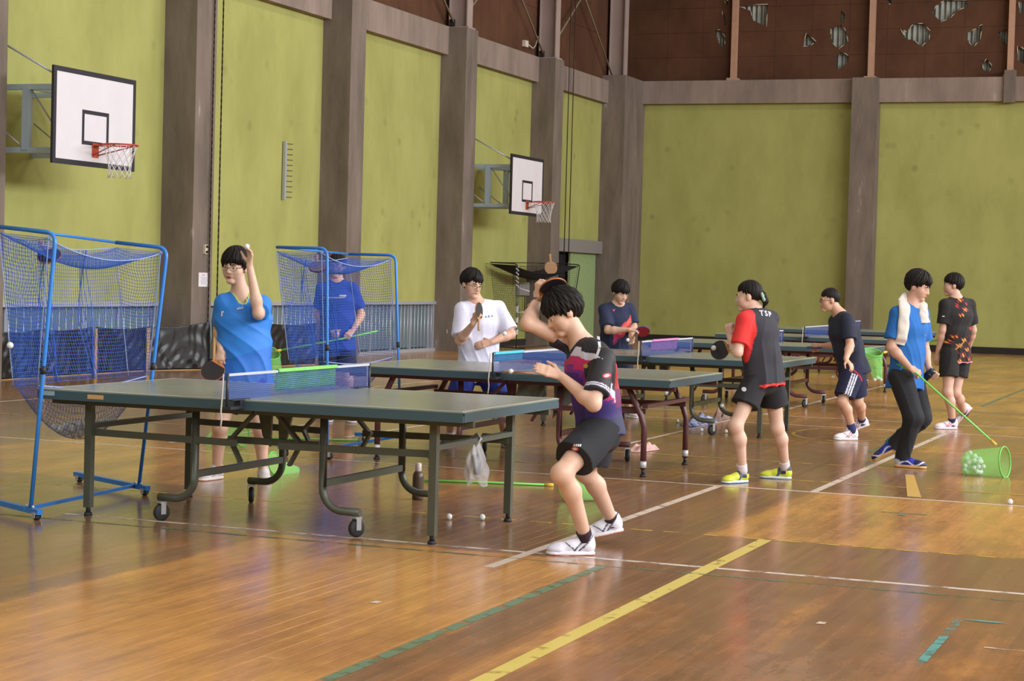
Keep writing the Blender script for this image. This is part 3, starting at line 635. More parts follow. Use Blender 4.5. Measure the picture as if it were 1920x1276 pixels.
# ------------------------------------------------------------------ paddles and balls
M_ply = mat('paddle_ply', 'c08a56', 0.5); M_rblack = mat('rubber_black', '241f24', 0.45); M_rred = mat('rubber_red', '8e1f2a', 0.45); M_rpur = mat('rubber_purple', '4a1a48', 0.45); M_rwood = mat('rubber_worn_tan', 'a8805c', 0.6); M_rblue = mat('paddle_edge_blue', '3a50a0', 0.5)
def paddle(c, n, h, label, front=None, back=None, edge=None, name='table_tennis_paddle', s=1.0):
    front = front or M_rblack; back = back or M_rred; edge = edge or M_ply
    c = np.array(c, float); n = np.array(n, float); n /= np.linalg.norm(n); h = np.array(h, float); h -= n*(h@n); h /= np.linalg.norm(h); w_ = np.cross(n, h)
    p_ = empty(name, c, label, 'paddle')
    def outline(k=1.0, cut=None):
        pts = []
        for i in range(32):
            a = 2*PI*i/32; x = 0.075*k*math.cos(a); y = 0.079*k*math.sin(a)
            if cut is not None and y > cut: y = cut
            pts.append((x*s, y*s))
        return pts
    def slab(pts, z0, z1):
        q = MB(); m = len(pts); vs = [c+w_*x+h*y+n*z0 for x, y in pts]+[c+w_*x+h*y+n*z1 for x, y in pts]
        return q.add(vs, [tuple(reversed(range(m))), tuple(range(m, 2*m))]+[(i, (i+1) % m, m+(i+1) % m, m+i) for i in range(m)])
    bl = slab(outline(), -0.0035, 0.0035).build('blade', edge, p_)
    slab(outline(0.97, 0.055), 0.0035, 0.0075).build('rubber', front, bl); slab(outline(0.97, 0.055), -0.0075, -0.0035).build('rubber', back, bl)
    hd = MB(); sec = []
    for d, a_, b_ in ((0.068, 0.016, 0.008), (0.085, 0.015, 0.011), (0.12, 0.0135, 0.0115), (0.165, 0.017, 0.012), (0.17, 0.015, 0.010)):
        for k in range(10): sec.append(c+h*d*s+w_*a_*s*math.cos(2*PI*k/10)+n*b_*s*math.sin(2*PI*k/10))
    hd.add(sec, [(i*10+k, i*10+(k+1) % 10, (i+1)*10+(k+1) % 10, (i+1)*10+k) for i in range(4) for k in range(10)]+[tuple(range(40, 50)), tuple(reversed(range(10)))], True)
    hd.build('handle', mat('paddle_handle_wood', 'b98a5e', 0.5), p_)
    return p_
ballme = MB().sphere((0, 0, 0), 0.02, 14).mesh('ball'); M_ball = mat('ball_white', 'e4e6ea', 0.4); ballme.materials.append(M_ball)
def ball(P, label, group=None):
    o = link('table_tennis_ball', ballme); o.location = tuple(float(x) for x in P); return tag(o, label, 'ball', group)
def fball(px, py, label, group=None):
    P = on(px, py, 2, 0.02); return ball(P, label, group)
# ------------------------------------------------------------------ net cages
def strings(fn, nu, nv, su, sv, r=0.0009):
    q = MB()
    for i in range(nu+1): q.tube([fn(i/nu, j/sv) for j in range(sv+1)], r, 3, cap=False)
    for j in range(nv+1): q.tube([fn(i/su, j/nv) for i in range(su+1)], r, 3, cap=False)
    return q
def bil(a, b, c, d, u, v):
    return (np.array(a)*(1-u)+np.array(b)*u)*(1-v)+(np.array(d)*(1-u)+np.array(c)*u)*v
M_bframe = mat('cage_blue_paint', '2f7fd8', 0.35); M_bnet = mat('cage_blue_cord', '2a5fc4', 0.7); M_brope = mat('cage_rope_white', '8fa6dc', 0.8)
M_kframe = mat('cage_black_paint', '2b2c33', 0.4); M_knet = mat('cage_black_cord', '1d1c20', 0.8)
def cage(name, label, B, T, arm, base_in, base_out, fm, nm, rm, cell=0.024, zbot=0.78, pocket=0.33, r=0.0015, hsag=0.16, sides=True, casters=True, group=None, solid=None, bdir=None):
    B = [np.array(b, float) for b in B]; T = [np.array(t_, float) for t_ in T]; arm = np.array(arm, float)
    root = empty(name, ((B[0]+B[1])/2)*[1, 1, 0], label, 'net cage', group)
    u = arm/np.linalg.norm(arm); ub = u if bdir is None else np.array(bdir, float); E = [t_+arm for t_ in T]
    for k in range(2):
        b, t_ = B[k], T[k]; up = (t_-b)/np.linalg.norm(t_-b); rr = 0.07
        c0 = t_-up*rr; pts = [b, b+(c0-b)*0.5, c0]
        for i in range(1, 6):
            a = i/6; pts.append((1-a)**2*c0+2*a*(1-a)*t_+a*a*(t_+u*rr))
        pts += [t_+u*rr, E[k]]
        MB().tube(pts, 0.0125, 8).build('frame_tube', fm, root)
        MB().cyl(b+(t_-b)*0.49, b+(t_-b)*0.52, 0.015, 10).build('joint_clip', M_rub, root)
        fb = MB().bar(b+ub*base_in, b-ub*base_out, 0.035, 0.03).build('base_bar', fm, root)
        if casters:
            for d in (base_in-0.06, -base_out+0.04):
                pz = b+ub*d; caster(fb, (pz[0], pz[1], 0), b[2]*0.72, (-ub[1], ub[0], 0))
        for d in (-0.03, 0.05): MB().sphere(b+ub*d+np.array([0, 0, 0.022]), 0.011, 8).build('wing_bolt', M_chrome, fb)
    MB().bar(B[0]+u*0.04, B[1]+u*0.04, 0.02, 0.02).build('cross_bar', fm, root)
    MB().tube([E[0], E[1]], 0.009, 8).build('top_rail', fm, root)
    mid = np.array([0, 0, zbot])
    up0 = [b+(t_-b)*((zbot-b[2])/(t_[2]-b[2])) for b, t_ in zip(B, T)]           # points on the posts
    Ez = [e*[1, 1, 0]+mid+u*(-0.02)-arm*0.25 for e in E]
    Lw = np.linalg.norm(T[1]-T[0]); Ht = T[0][2]-zbot; La = np.linalg.norm(arm)
    drop = np.array([0, 0, 0.035])
    def back(a, v):
        p_ = bil(E[0]-drop, E[1]-drop, Ez[1], Ez[0], a, v)
        return p_+u*0.05*math.sin(PI*a)*math.sin(PI*v)+np.array([0, 0, -0.05*math.sin(PI*a)*(1-v)])+u*0.012*math.sin(a*22+v*5)*v
    strings(back, int(Lw/cell), int(Ht/cell), 24, 24, r).build('back_netting', nm, root)
    if sides:
        for k in range(2):
            def side(a, v, k=k):
                p_ = bil(T[k]-drop+u*0.05, E[k]-drop, Ez[k], up0[k]+u*0.03, a, v)
                return p_+u*0.015*math.sin(v*19)*math.sin(PI*a)+np.array([0, 0, -0.03*math.sin(PI*a)*(1-v)])
            strings(side, max(4, int(La/cell)), int(Ht/cell), 8, 24, r).build('side_netting', nm, root)
    def pock(a, v):
        p_ = bil(up0[0]+u*0.03, up0[1]+u*0.03, Ez[1], Ez[0], a, v)
        s_ = math.sin(PI*v)**0.8*math.sin(PI*a)**0.6 if 0 < a < 1 and 0 < v < 1 else 0
        return p_-np.array([0, 0, pocket*s_+0.04*math.sin(PI*a)])
    strings(pock, int(Lw/cell/1.4), int((La+pocket)/cell/1.4), 24, 16, r*0.7).build('pocket_netting', nm, root)
    def ham(a, v):
        p_ = bil(T[0]-drop+u*0.05, T[1]-drop+u*0.05, E[1]-drop, E[0]-drop, a, v)
        s_ = math.sin(PI*a)**0.8*(0.55+0.45*math.sin(PI*v)) if 0 < a < 1 else 0
        return p_-np.array([0, 0, hsag*s_])
    strings(ham, int(Lw/cell), max(6, int(La/cell*1.6)), 24, 10, r).build('top_netting', nm, root)
    if solid:
        o = MB().grid(lambda a, v: ham(a, v)+np.array([0, 0, 0.002]), 20, 8).build('top_cloth', solid, root)
    # border ropes
    for k in range(2):
        MB().tube([T[k]-drop+u*0.05+np.array([0, 0, 0.01])]+[bil(T[k]-drop+u*0.05, E[k]-drop, Ez[k], up0[k]+u*0.03, 0, v/8) for v in range(1, 9)], 0.004, 5).build('border_rope', rm, root)
        MB().tube([bil(E[k]-drop, E[k]-drop, Ez[k], Ez[k], 0, v/8) for v in range(9)], 0.004, 5).build('border_rope', rm, root)
        MB().sphere(T[k]-drop+u*0.05, 0.014, 8).build('rope_knot', rm, root)
    MB().tube([pock(a/16, 0) for a in range(17)], 0.004, 5).build('border_rope', rm, root)
    MB().tube([ham(a/16, 0) for a in range(17)], 0.0035, 5).build('border_rope', rm, root)
    MB().tube([back(a/16, 0) for a in range(17)], 0.0035, 5).build('border_rope', rm, root)
    # gathered folds of netting
    for a in (0.32, 0.66):
        q = MB()
        for k in range(5): q.tube([back(a+0.012*k+0.02*math.sin(v*0.8+k), v/10)+u*(-0.008*k) for v in range(11)], 0.0022, 4)
        q.build('netting_fold', nm, root)
    return pock, ham
pk1, hm1 = cage('ball_catch_cage', 'blue-framed ball catch net cage at the left edge, nearest the camera', [(-6.63, 9.30, 0.05), (-6.775, 10.69, 0.05)], [(-6.555, 9.39, 1.682), (-6.655, 10.785, 1.626)], (-0.40, 0.0, 0.03), 0.88, 0.12, M_bframe, M_bnet, M_brope, bdir=(-0.88, 0.47, 0), group='blue ball catch cages')
pk2, hm2 = cage('ball_catch_cage', 'blue-framed ball catch net cage in front of the man in royal blue', [(-6.83, 13.53, 0.08), (-6.86, 15.0, 0.08)], [(-6.92, 13.62, 1.69), (-7.0, 15.1, 1.665)], (-0.46, 0.0, 0.0), 0.44, 0.06, M_bframe, M_bnet, M_brope, group='blue ball catch cages')
pk3, hm3 = cage('ball_catch_cage', 'black-framed ball catch net cage by the wall behind the player in white', [(-14.35, 37.1, 0.03), (-14.35, 40.3, 0.03)], [(-14.45, 37.3, 1.80), (-14.1, 40.3, 1.84)], (-0.62, 0.0, 0.02), 0.5, 0.2, M_kframe, M_knet, M_knet, cell=0.05, zbot=0.6, pocket=0.25, r=0.0018, hsag=0.32, casters=False, solid=M_knet)
q = MB()
# white cord wound round the near post of the black cage
o = [ob for ob in bpy.data.objects if ob.name.startswith('ball_catch_cage') and 'black' in ob.get('label', '')][0]
b_, t_ = np.array([-14.35, 37.1, 0.03]), np.array([-14.45, 37.3, 1.80])
for f0, f1 in ((0.97, 0.72), (0.5, 0.42), (0.36, 0.3), (0.22, 0.16)):
    pts = [b_+(t_-b_)*(f0+(f1-f0)*i/30)+0.03*np.array([math.cos(i*1.1), math.sin(i*1.1), 0]) for i in range(31)]
    MB().tube(pts, 0.009, 5).build('wound_cord', M_cord, o)
MB().tube([b_+(t_-b_)*0.72, b_+(t_-b_)*0.72+np.array([0.25, 0.1, -0.08])], 0.009, 5).build('cord_end', M_cord, o)
MB().tube([b_+(t_-b_)*0.42, b_+(t_-b_)*0.42+np.array([0.16, 0.06, 0.02])], 0.009, 5).build('cord_end', M_cord, o)
# balls lying in the pocket of the near cage
GB = 'balls in the net pocket'
rng = random.Random(3); placed = []
cpk = pk1(0.5, 0.5)
tries = 0
while len(placed) < 46 and tries < 6000:
    tries += 1
    a, v = 0.5+rng.gauss(0, 0.17), 0.5+rng.gauss(0, 0.16)
    if not (0.12 < a < 0.9 and 0.2 < v < 0.85): continue
    P = pk1(a, v)+np.array([0, 0, 0.023+0.038*(len(placed) > 30)])
    if P[2] > cpk[2]+0.10: continue
    if all(np.linalg.norm(P-q_) > 0.038 for q_ in placed): placed.append(P); ball(P, 'white ball lying in the pile in the near cage net pocket', GB)
# ================================================================== PEOPLE: implicit surfaces meshed with surface nets
f32 = np.float32
def nz(v): v = np.asarray(v, float); return v/(np.linalg.norm(v)+1e-12)
class Pr:
    def __init__(s, f, c, r): s.f = f; s.c = np.asarray(c, float); s.r = float(r)
def RC(a, b, ra, rb):
    a = np.asarray(a, float); b = np.asarray(b, float); ab = b-a; L2 = max(ab@ab, 1e-9)
    def f(P):
        q = P-a; t = np.clip(q@ab/L2, 0, 1); d = q-t[:, None]*ab
        return np.sqrt((d*d).sum(1))-(ra+(rb-ra)*t)
    return Pr(f, (a+b)/2, np.sqrt(L2)/2+max(ra, rb))
def EL(c, A, r):
    c = np.asarray(c, float); A = np.asarray(A, float); r = np.asarray(r, float)
    def f(P):
        q = (P-c)@A.T; k0 = np.sqrt(((q/r)**2).sum(1)); k1 = np.sqrt(((q/(r*r))**2).sum(1))+1e-9
        return k0*(k0-1)/k1
    return Pr(f, c, r.max())
def EC(a, b, lat, fr, r0, r1, endr=None):
    a = np.asarray(a, float); b = np.asarray(b, float); ab = b-a; L = np.linalg.norm(ab); t_ = ab/L
    lat = nz(lat-t_*(lat@t_)); fr = np.cross(t_, lat); mr = min(*r0, *r1)
    def f(P):
        q = P-a; s = q@t_; t = np.clip(s/L, 0, 1); la = r0[0]+(r1[0]-r0[0])*t; fb = r0[1]+(r1[1]-r0[1])*t
        c = s-t*L; x = q@lat; y = q@fr; er = fb if endr is None else endr
        return (np.sqrt((x/la)**2+(y/fb)**2+(c/er)**2)-1)*np.minimum(la, fb)
    return Pr(f, (a+b)/2, L/2+max(*r0, *r1))
def CUT(pr, planes):
    def f(P):
        d = pr.f(P)
        for o, n in planes: d = np.maximum(d, (P-o)@n)
        return d
    return Pr(f, pr.c, pr.r)
def smin(a, b, k):
    h = np.clip(0.5+0.5*(b-a)/k, 0, 1); return b*(1-h)+a*h-k*h*(1-h)
def field(groups, k2, post=None):
    def ev(P, c=None, rb=0):
        D = None
        for k, prs in groups:
            d = None
            for p_ in prs:
                if c is not None and np.linalg.norm(p_.c-c)-p_.r > rb+0.06: continue
                v = p_.f(P); d = v if d is None else smin(d, v, k)
            if d is None: continue
            D = d if D is None else smin(D, d, k2)
        if D is None: return None
        return post(P, D) if post else D
    return ev
def polygonise(ev, lo, hi, h):
    BS = 14; lo = np.asarray(lo, float); n = np.ceil((np.asarray(hi, float)-lo)/h/BS).astype(int); N = n*BS+1
    V = np.ones(N, f32); rb = BS*h*0.8661
    ii = np.stack(np.meshgrid(*[np.arange(k) for k in n], indexing='ij'), -1).reshape(-1, 3)
    C = lo+(ii+0.5)*BS*h; Dc = ev(C)
    g = np.stack(np.meshgrid(*[np.arange(BS+1)]*3, indexing='ij'), -1).reshape(-1, 3)*h
    for idx, c, d in zip(ii, C, Dc):
        a = idx*BS; sl = tuple(slice(a[k], a[k]+BS+1) for k in range(3))
        if d < -rb*1.6: V[sl] = -1; continue
        if d > rb*1.25+0.02: continue
        v = ev(lo+a*h+g, c, rb)
        if v is not None: V[sl] = v.reshape(BS+1, BS+1, BS+1)
    s = V < 0
    cnt = np.zeros(N-1, np.int8)
    for dx in (0, 1):
        for dy in (0, 1):
            for dz in (0, 1): cnt += s[dx:N[0]-1+dx, dy:N[1]-1+dy, dz:N[2]-1+dz]
    act = np.argwhere((cnt > 0) & (cnt < 8)); M_ = len(act)
    idm = np.full(N-1, -1, np.int32); idm[tuple(act.T)] = np.arange(M_)
    acc = np.zeros((M_, 3)); num = np.zeros(M_)
    co = [np.array((x, y, z)) for x in (0, 1) for y in (0, 1) for z in (0, 1)]
    for i in range(8):
        for j in range(i+1, 8):
            if np.abs(co[i]-co[j]).sum() != 1: continue
            v0 = V[tuple((act+co[i]).T)]; v1 = V[tuple((act+co[j]).T)]; m = (v0 < 0) != (v1 < 0)
            t = np.where(m, v0/np.where(m, v0-v1, 1), 0)
            acc += np.where(m[:, None], co[i]+t[:, None]*(co[j]-co[i]), 0); num += m
    verts = lo+(act+acc/num[:, None])*h
    faces = []
    for ax in range(3):
        b1, b2 = (ax+1) % 3, (ax+2) % 3
        sl0 = [slice(None)]*3; sl1 = [slice(None)]*3; sl0[ax] = slice(0, N[ax]-1); sl1[ax] = slice(1, N[ax])
        A = s[tuple(sl0)]; B = s[tuple(sl1)]; e = np.argwhere(A != B)
        ok = (e[:, b1] > 0) & (e[:, b2] > 0) & (e[:, b1] < N[b1]-1) & (e[:, b2] < N[b2]-1); e = e[ok]
        d1 = np.zeros(3, int); d1[b1] = 1; d2 = np.zeros(3, int); d2[b2] = 1
        q = np.stack([idm[tuple((e-d1-d2).T)], idm[tuple((e-d2).T)], idm[tuple(e.T)], idm[tuple((e-d1).T)]], 1)
        fl_ = ~A[tuple(e.T)]; q[fl_] = q[fl_][:, ::-1]; faces.append(q)
    F = np.concatenate(faces); F = F[(F >= 0).all(1)]
    return verts, F
def sdf_obj(name, ev, lo, hi, h, m, parent, colf=None, label=None):
    V, F = polygonise(ev, lo, hi, h)
    me = npmesh(name, V-wloc(parent), F); o = link(name, me, parent, m)
    if colf is not None:
        c = np.ones((len(V), 4), f32); c[:, :3] = colf(V); a = me.attributes.new('Col', 'FLOAT_COLOR', 'POINT'); a.data.foreach_set('color', c.ravel())
    if label: o['label'] = label
    o['_v'] = len(V)
    del o['_v']
    return o
def bounds(groups, pad=0.03):
    prs = [p_ for _, g in groups for p_ in g]
    return np.min([p_.c-p_.r for p_ in prs], 0)-pad, np.max([p_.c+p_.r for p_ in prs], 0)+pad
def skin_mat(name, col): return mat(name, col, 0.5, noise=0.05, nscale=14, sheen=0.05)
M_cloth = mat('cloth_painted', 'ffffff', 0.85, attr=True, noise=0.04, nscale=60); M_shiny = mat('sport_cloth', 'ffffff', 0.62, attr=True, noise=0.03, nscale=60)
M_shoe = mat('shoe_upper', 'ffffff', 0.5, attr=True); M_hair = mat('black_hair', '1a1514', 0.62, spec=0.22, noise=0.3, nscale=60)
M_eye = mat('eye_white', 'd8d2cc', 0.4); M_iris = mat('eye_dark', '18110e', 0.3); M_lip = mat('lip', 'a8695e', 0.5); M_glass = mat('glasses_frame', '3a3036', 0.3, 0.3)
def cc(h): return np.array(lin(h))
def mixc(V, base, rules):
    C = np.tile(cc(base), (len(V), 1))
    for m, col in rules: C[m] = cc(col) if isinstance(col, str) else col[m] if col.ndim == 2 else col
    return C
def hand(W, D, Nn, right, s, curl=0.5, spread=0.10, thumb_in=0.4, fing=None):
    W = np.asarray(W, float); D = nz(D); Nn = nz(Nn-D*(Nn@D)); T = np.cross(D, Nn)*(1 if right else -1)   # thumb side
    pr = [EC(W+D*0.012*s, W+D*0.075*s, T, Nn, (0.027*s, 0.018*s), (0.038*s, 0.0145*s), 0.014*s)]
    out = [(0.012*s, pr)]
    for i, (off, L) in enumerate(((0.028, 0.068), (0.0095, 0.076), (-0.0095, 0.071), (-0.027, 0.056))):
        a = curl if fing is None else fing[i]
        base = W+D*0.080*s+T*off*s; d0 = nz(D+T*off*spread*40*0.25); pts = [base]; ang = 0; 
        for k, fr in enumerate((0.45, 0.30, 0.25)):
            ang += a*(0.9 if k == 0 else 1.1 if k == 1 else 0.8); dv = d0*math.cos(ang)+Nn*math.sin(ang); pts.append(pts[-1]+dv*L*fr*s)
        r = [0.0092*s, 0.0086*s, 0.0078*s, 0.0066*s]
        out.append((0.004, [RC(pts[k], pts[k+1], r[k], r[k+1]) for k in range(3)]))
    b = W+D*0.025*s+T*0.024*s; d1 = nz(D*0.6+T*(0.9-thumb_in)+Nn*(0.2+thumb_in)); d2 = nz(D*0.85+T*(0.35-thumb_in*0.5)+Nn*(0.15+thumb_in))
    out.append((0.008, [RC(b, b+d1*0.045*s, 0.0145*s, 0.0105*s), RC(b+d1*0.045*s, b+d1*0.045*s+d2*0.048*s, 0.0105*s, 0.0075*s)]))
    return out
PLOC = {}
def person(key, label, sp, st):
    h = sp['h']; s = h/1.70; d0 = sp['d']
    J = {k: at(x, y, d0+dd) for k, (x, y, dd) in sp['j'].items()}
    F = cdir(*sp['F']); hf = cdir(*sp['hf'])
    hips = (J['hL']+J['hR'])/2; shs = (J['sL']+J['sR'])/2
    foot = (J['aL']+J['aR'])/2; root = empty('person', (foot[0], foot[1], 0.0), label, 'person')
    spine = nz(J['nk']-hips); lat = nz(J['sL']-J['sR']); lat = nz(lat-spine*(lat@spine))
    Ft = np.cross(spine, lat); Ft = Ft if Ft@F > 0 else -Ft
    hlat = nz((J['hL']-J['hR'])*0.6+lat*np.linalg.norm(J['hL']-J['hR'])*0.4)
    fat = st.get('fat', 1.0); res = st.get('res', 0.0065)
    waist = hips+(shs-hips)*0.42+spine*0.0; chest = hips+(shs-hips)*0.78
    G = []
    tor = [EC(hips+spine*0.0, waist, hlat, Ft, (0.150*s*fat, 0.098*s*fat), (0.128*s*fat, 0.088*s*fat)), EC(waist, chest, lat, Ft, (0.128*s*fat, 0.088*s*fat), (0.150*s*fat, 0.100*s*fat)), EC(chest, shs-spine*0.01*s, lat, Ft, (0.150*s*fat, 0.1*s*fat), (0.13*s, 0.07*s))]
    G.append((0.05, tor+[RC(J['nk']-spine*0.02, J['sL'], 0.05*s, 0.048*s), RC(J['nk']-spine*0.02, J['sR'], 0.05*s, 0.048*s), RC(J['nk']-spine*0.03, J['hd']-nz(J['hd']-J['nk'])*0.03, 0.056*s, 0.052*s)]))
    for sd in 'LR':
        sh, el, wr = J['s'+sd], J['e'+sd], J['w'+sd]; m1 = el+(wr-el)*0.28
        G.append((0.025, [RC(sh, el, 0.052*s, 0.038*s), RC(el, m1, 0.039*s, 0.040*s), RC(m1, wr, 0.040*s, 0.0245*s)]))
        hp, kn, an = J['h'+sd], J['k'+sd], J['a'+sd]; ax = nz(an-kn); back = -Ft+ax*(Ft@ax); back = nz(back) if np.linalg.norm(back) > 0.2 else Ft*0
        cm = kn+(an-kn)*0.30+back*0.016*s
        G.append((0.03, [RC(hp, kn, 0.083*s*fat, 0.051*s), RC(kn, cm, 0.049*s, 0.051*s), RC(cm, an, 0.050*s, 0.033*s), RC(kn+Ft*0.008*s, kn+(kn-hp)*0.03, 0.045*s, 0.044*s)]))
    # head
    hs = s*st.get('head', 0.96); HF = hf; hu0 = cdir(*sp.get('hu', (0, 1, 0))); HU = nz(hu0-HF*(hu0@HF)); HR = np.cross(HF, HU); HA = np.array([HR, HF, HU]); HC = J['hd']
    hp_ = lambda x, y, z: HC+hs*(HR*x+HF*y+HU*z)
    hr = np.array
    G.append((0.022*hs, [EL(hp_(0, -0.012, 0.035), HA, hr([0.077, 0.096, 0.09])*hs), EL(hp_(0, 0.03, -0.025), HA, hr([0.066, 0.066, 0.085])*hs), RC(hp_(0, 0.03, -0.07), hp_(0, 0.062, -0.095), 0.045*hs, 0.022*hs),
      RC(hp_(-0.036, 0.05, -0.03), hp_(-0.03, 0.05, -0.05), 0.03*hs, 0.026*hs), RC(hp_(0.036, 0.05, -0.03), hp_(0.03, 0.05, -0.05), 0.03*hs, 0.026*hs)]))
    G.append((0.007*hs, [RC(hp_(0, 0.090, 0.012), hp_(0, 0.106, -0.027), 0.008*hs, 0.0125*hs), RC(hp_(-0.012, 0.096, -0.031), hp_(0.012, 0.096, -0.031), 0.009*hs, 0.009*hs), RC(hp_(-0.034, 0.082, 0.020), hp_(0.034, 0.082, 0.020), 0.011*hs, 0.011*hs),
      EL(hp_(0, 0.086, -0.060), HA, hr([0.024, 0.012, 0.013])*hs), RC(hp_(-0.008, 0.076, -0.094), hp_(0.008, 0.076, -0.094), 0.02*hs, 0.02*hs)]))
    for sx in (-1, 1): G.append((0.004, [EL(hp_(0.0775*sx, -0.012, -0.010), HA, hr([0.011, 0.020, 0.031])*hs)]))
    for sd in 'LR':
        hd = st['hand'+sd]; G += hand(J['w'+sd], cdir(*hd['D']), cdir(*hd['N']), sd == 'R', s*1.0, hd.get('curl', 0.5), hd.get('spread', 0.1), hd.get('th', 0.4), hd.get('fing'))
    ev = field(G, 0.010); lo, hi = bounds(G)
    body = sdf_obj('body', ev, lo, hi, res, skin_mat('skin_'+st['skin'], st['skin']), root)
    # face details
    def oo(name, q, m, par=root): return q.build(name, m, par)
    for sx in (-1, 1):
        ec = hp_(0.031*sx, 0.0835, 0.0)
        def ell(c, r, n=10):
            q = MB(); vs = []; 
            for i in range(n//2+1):
                for k in range(n):
                    a, b = PI*i/(n//2), 2*PI*k/n; vs.append(c+hs*(HR*r[0]*math.sin(a)*math.cos(b)+HF*r[1]*math.sin(a)*math.sin(b)+HU*r[2]*math.cos(a)))
            return q.add(vs, [(i*n+k, i*n+(k+1) % n, (i+1)*n+(k+1) % n, (i+1)*n+k) for i in range(n//2) for k in range(n)], True)
        eo = oo('eye', ell(ec, (0.0125, 0.009, 0.0055)), M_eye); oo('iris', ell(ec+HF*0.0065*hs, (0.0056, 0.005, 0.0054)), M_iris, eo)
        oo('eyebrow', MB().tube([hp_(0.014*sx, 0.096, 0.021), hp_(0.032*sx, 0.0945, 0.026), hp_(0.05*sx, 0.083, 0.021)], [0.003*hs, 0.0042*hs, 0.002*hs], 6), M_hair)
    oo('lips', MB().tube([hp_(-0.021, 0.088, -0.060), hp_(-0.008, 0.0975, -0.058), hp_(0, 0.0985, -0.0595), hp_(0.008, 0.0975, -0.058), hp_(0.021, 0.088, -0.060)], [0.002*hs, 0.0052*hs, 0.0055*hs, 0.0052*hs, 0.002*hs], 8), M_lip)
    if st.get('open'): oo('mouth_opening', MB().tube([hp_(-0.014, 0.0935, -0.0655), hp_(0, 0.1005, -0.0660), hp_(0.014, 0.0935, -0.0655)], [0.003*hs, 0.0055*hs, 0.003*hs], 8), mat('mouth_dark', '5a2f2c', 0.6))
    if st.get('glasses'):
        gl = empty('glasses', (0, 0, 0)); gl.parent = root
        for sx in (-1, 1):
            oo('rim', MB().tube([hp_(0.033*sx+0.024*math.cos(a), 0.103-0.010*abs(math.cos(a))*(math.cos(a)*sx > 0), -0.003+0.0165*math.sin(a)) for a in np.linspace(0, 2*PI, 20, endpoint=False)], 0.0016, 5, closed=True), M_glass, gl)
            oo('temple', MB().tube([hp_(0.057*sx, 0.093, 0.004), hp_(0.077*sx, 0.05, 0.004), hp_(0.081*sx, -0.01, 0.003)], 0.0018, 5), M_glass, gl)
        oo('bridge', MB().tube([hp_(-0.010, 0.108, 0.001), hp_(0, 0.111, 0.004), hp_(0.010, 0.108, 0.001)], 0.0018, 5), M_glass, gl)
    # hair
    H = st['hair']; th = H.get('t', 0.018); zf, zs, zb = H.get('z', (0.035, -0.002, -0.065)); amp = H.get('amp', 0.006); sw = H.get('sweep', 0.0)
    hc = hp_(0, -0.012, 0.037); hg = [(0.02, [EL(hc, HA, hr([0.077+th*0.95, 0.096+th, 0.09+th*1.05])*hs)])]
    if H.get('pony'): hg.append((0.02, [RC(hp_(0, -0.115, 0.0), hp_(0.0, -0.135, -0.055), 0.032*hs, 0.03*hs), RC(hp_(0.0, -0.135, -0.055), hp_(0.0, -0.105, -0.115), 0.03*hs, 0.012*hs)]))
    def hpost(P, D):
        q = (P-HC)@HA.T/hs; rxy = np.sqrt(q[:, 0]**2+q[:, 1]**2)+1e-6; fr = q[:, 1]/rxy; an = np.arctan2(q[:, 0], q[:, 1])
        zm = np.where(fr > 0, zs+(zf-zs)*np.clip((fr-0.15)/0.6, 0, 1), zs+(zb-zs)*(-fr)**1.2)
        zm = zm+0.009*np.sin(an*13+1.7*np.sin(an*5))+0.007*np.sin(an*31+1.3)+0.004*np.sin(an*67)+sw*q[:, 0]
        D = D+th*hs*H.get('taper', 0.75)*(1-np.clip((q[:, 2]-zm)/0.045, 0, 1))**1.5
        D = D+amp*hs*(np.sin(an*19+q[:, 2]*40)*0.4+np.sin(an*37-q[:, 2]*55+2)*0.35+np.sin(an*9+q[:, 2]*22)*0.4)
        cut = (zm-q[:, 2])*hs
        if H.get('pony'): cut = np.where(q[:, 1] < -0.098, -0.05, cut)
        return np.maximum(D, cut)
    lo, hi = bounds(hg); ho = sdf_obj('hair', field(hg, 0.015, hpost), lo, hi, 0.0042, mat('hair_'+H['col'], H['col'], 0.45, noise=0.25, nscale=70) if H.get('col') else M_hair, root)
    if H.get('pony'):
        oo('scrunchie', MB().tube([hp_(0.0+0.036*math.cos(a), -0.122+0.012*math.sin(a), -0.012+0.036*math.sin(a)+0.004*math.sin(a*9)) for a in np.linspace(0, 2*PI, 36, endpoint=False)], [0.013*hs+0.003*math.sin(k*2.3) for k in range(36)], 8, closed=True), mat('scrunchie_mint', '9fc4b4', 0.8), ho)
    # shirt
    SH = st['shirt']; loose = SH.get('loose', 0.022); hem = SH.get('hem', 0.06); slen = SH.get('sl', 0.72)
    hemO = hips-spine*hem; hemn = -nz(spine+Ft*SH.get('tilt', 0.0))
    ho_, hw_ = (0.160*s*fat+loose, 0.108*s*fat+loose)
    tors = [EC(hips-spine*(hem+0.06), waist, hlat, Ft, (ho_+0.012, hw_+0.012), (0.134*s*fat+loose, 0.094*s*fat+loose)), EC(waist, chest, lat, Ft, (0.134*s*fat+loose, 0.094*s*fat+loose), (0.154*s*fat+loose*0.8, 0.104*s*fat+loose*0.7)), EC(chest, shs-spine*0.01*s, lat, Ft, (0.154*s*fat+loose*0.8, 0.104*s*fat+loose*0.7), (0.135*s+0.012, 0.075*s+0.012)),
            RC(J['nk']-spine*0.03, J['sL'], 0.052*s+0.010, 0.048*s+0.010), RC(J['nk']-spine*0.03, J['sR'], 0.052*s+0.010, 0.048*s+0.010)]
    SG = [(0.05, [CUT(p_, [(hemO, hemn)]) for p_ in tors])]
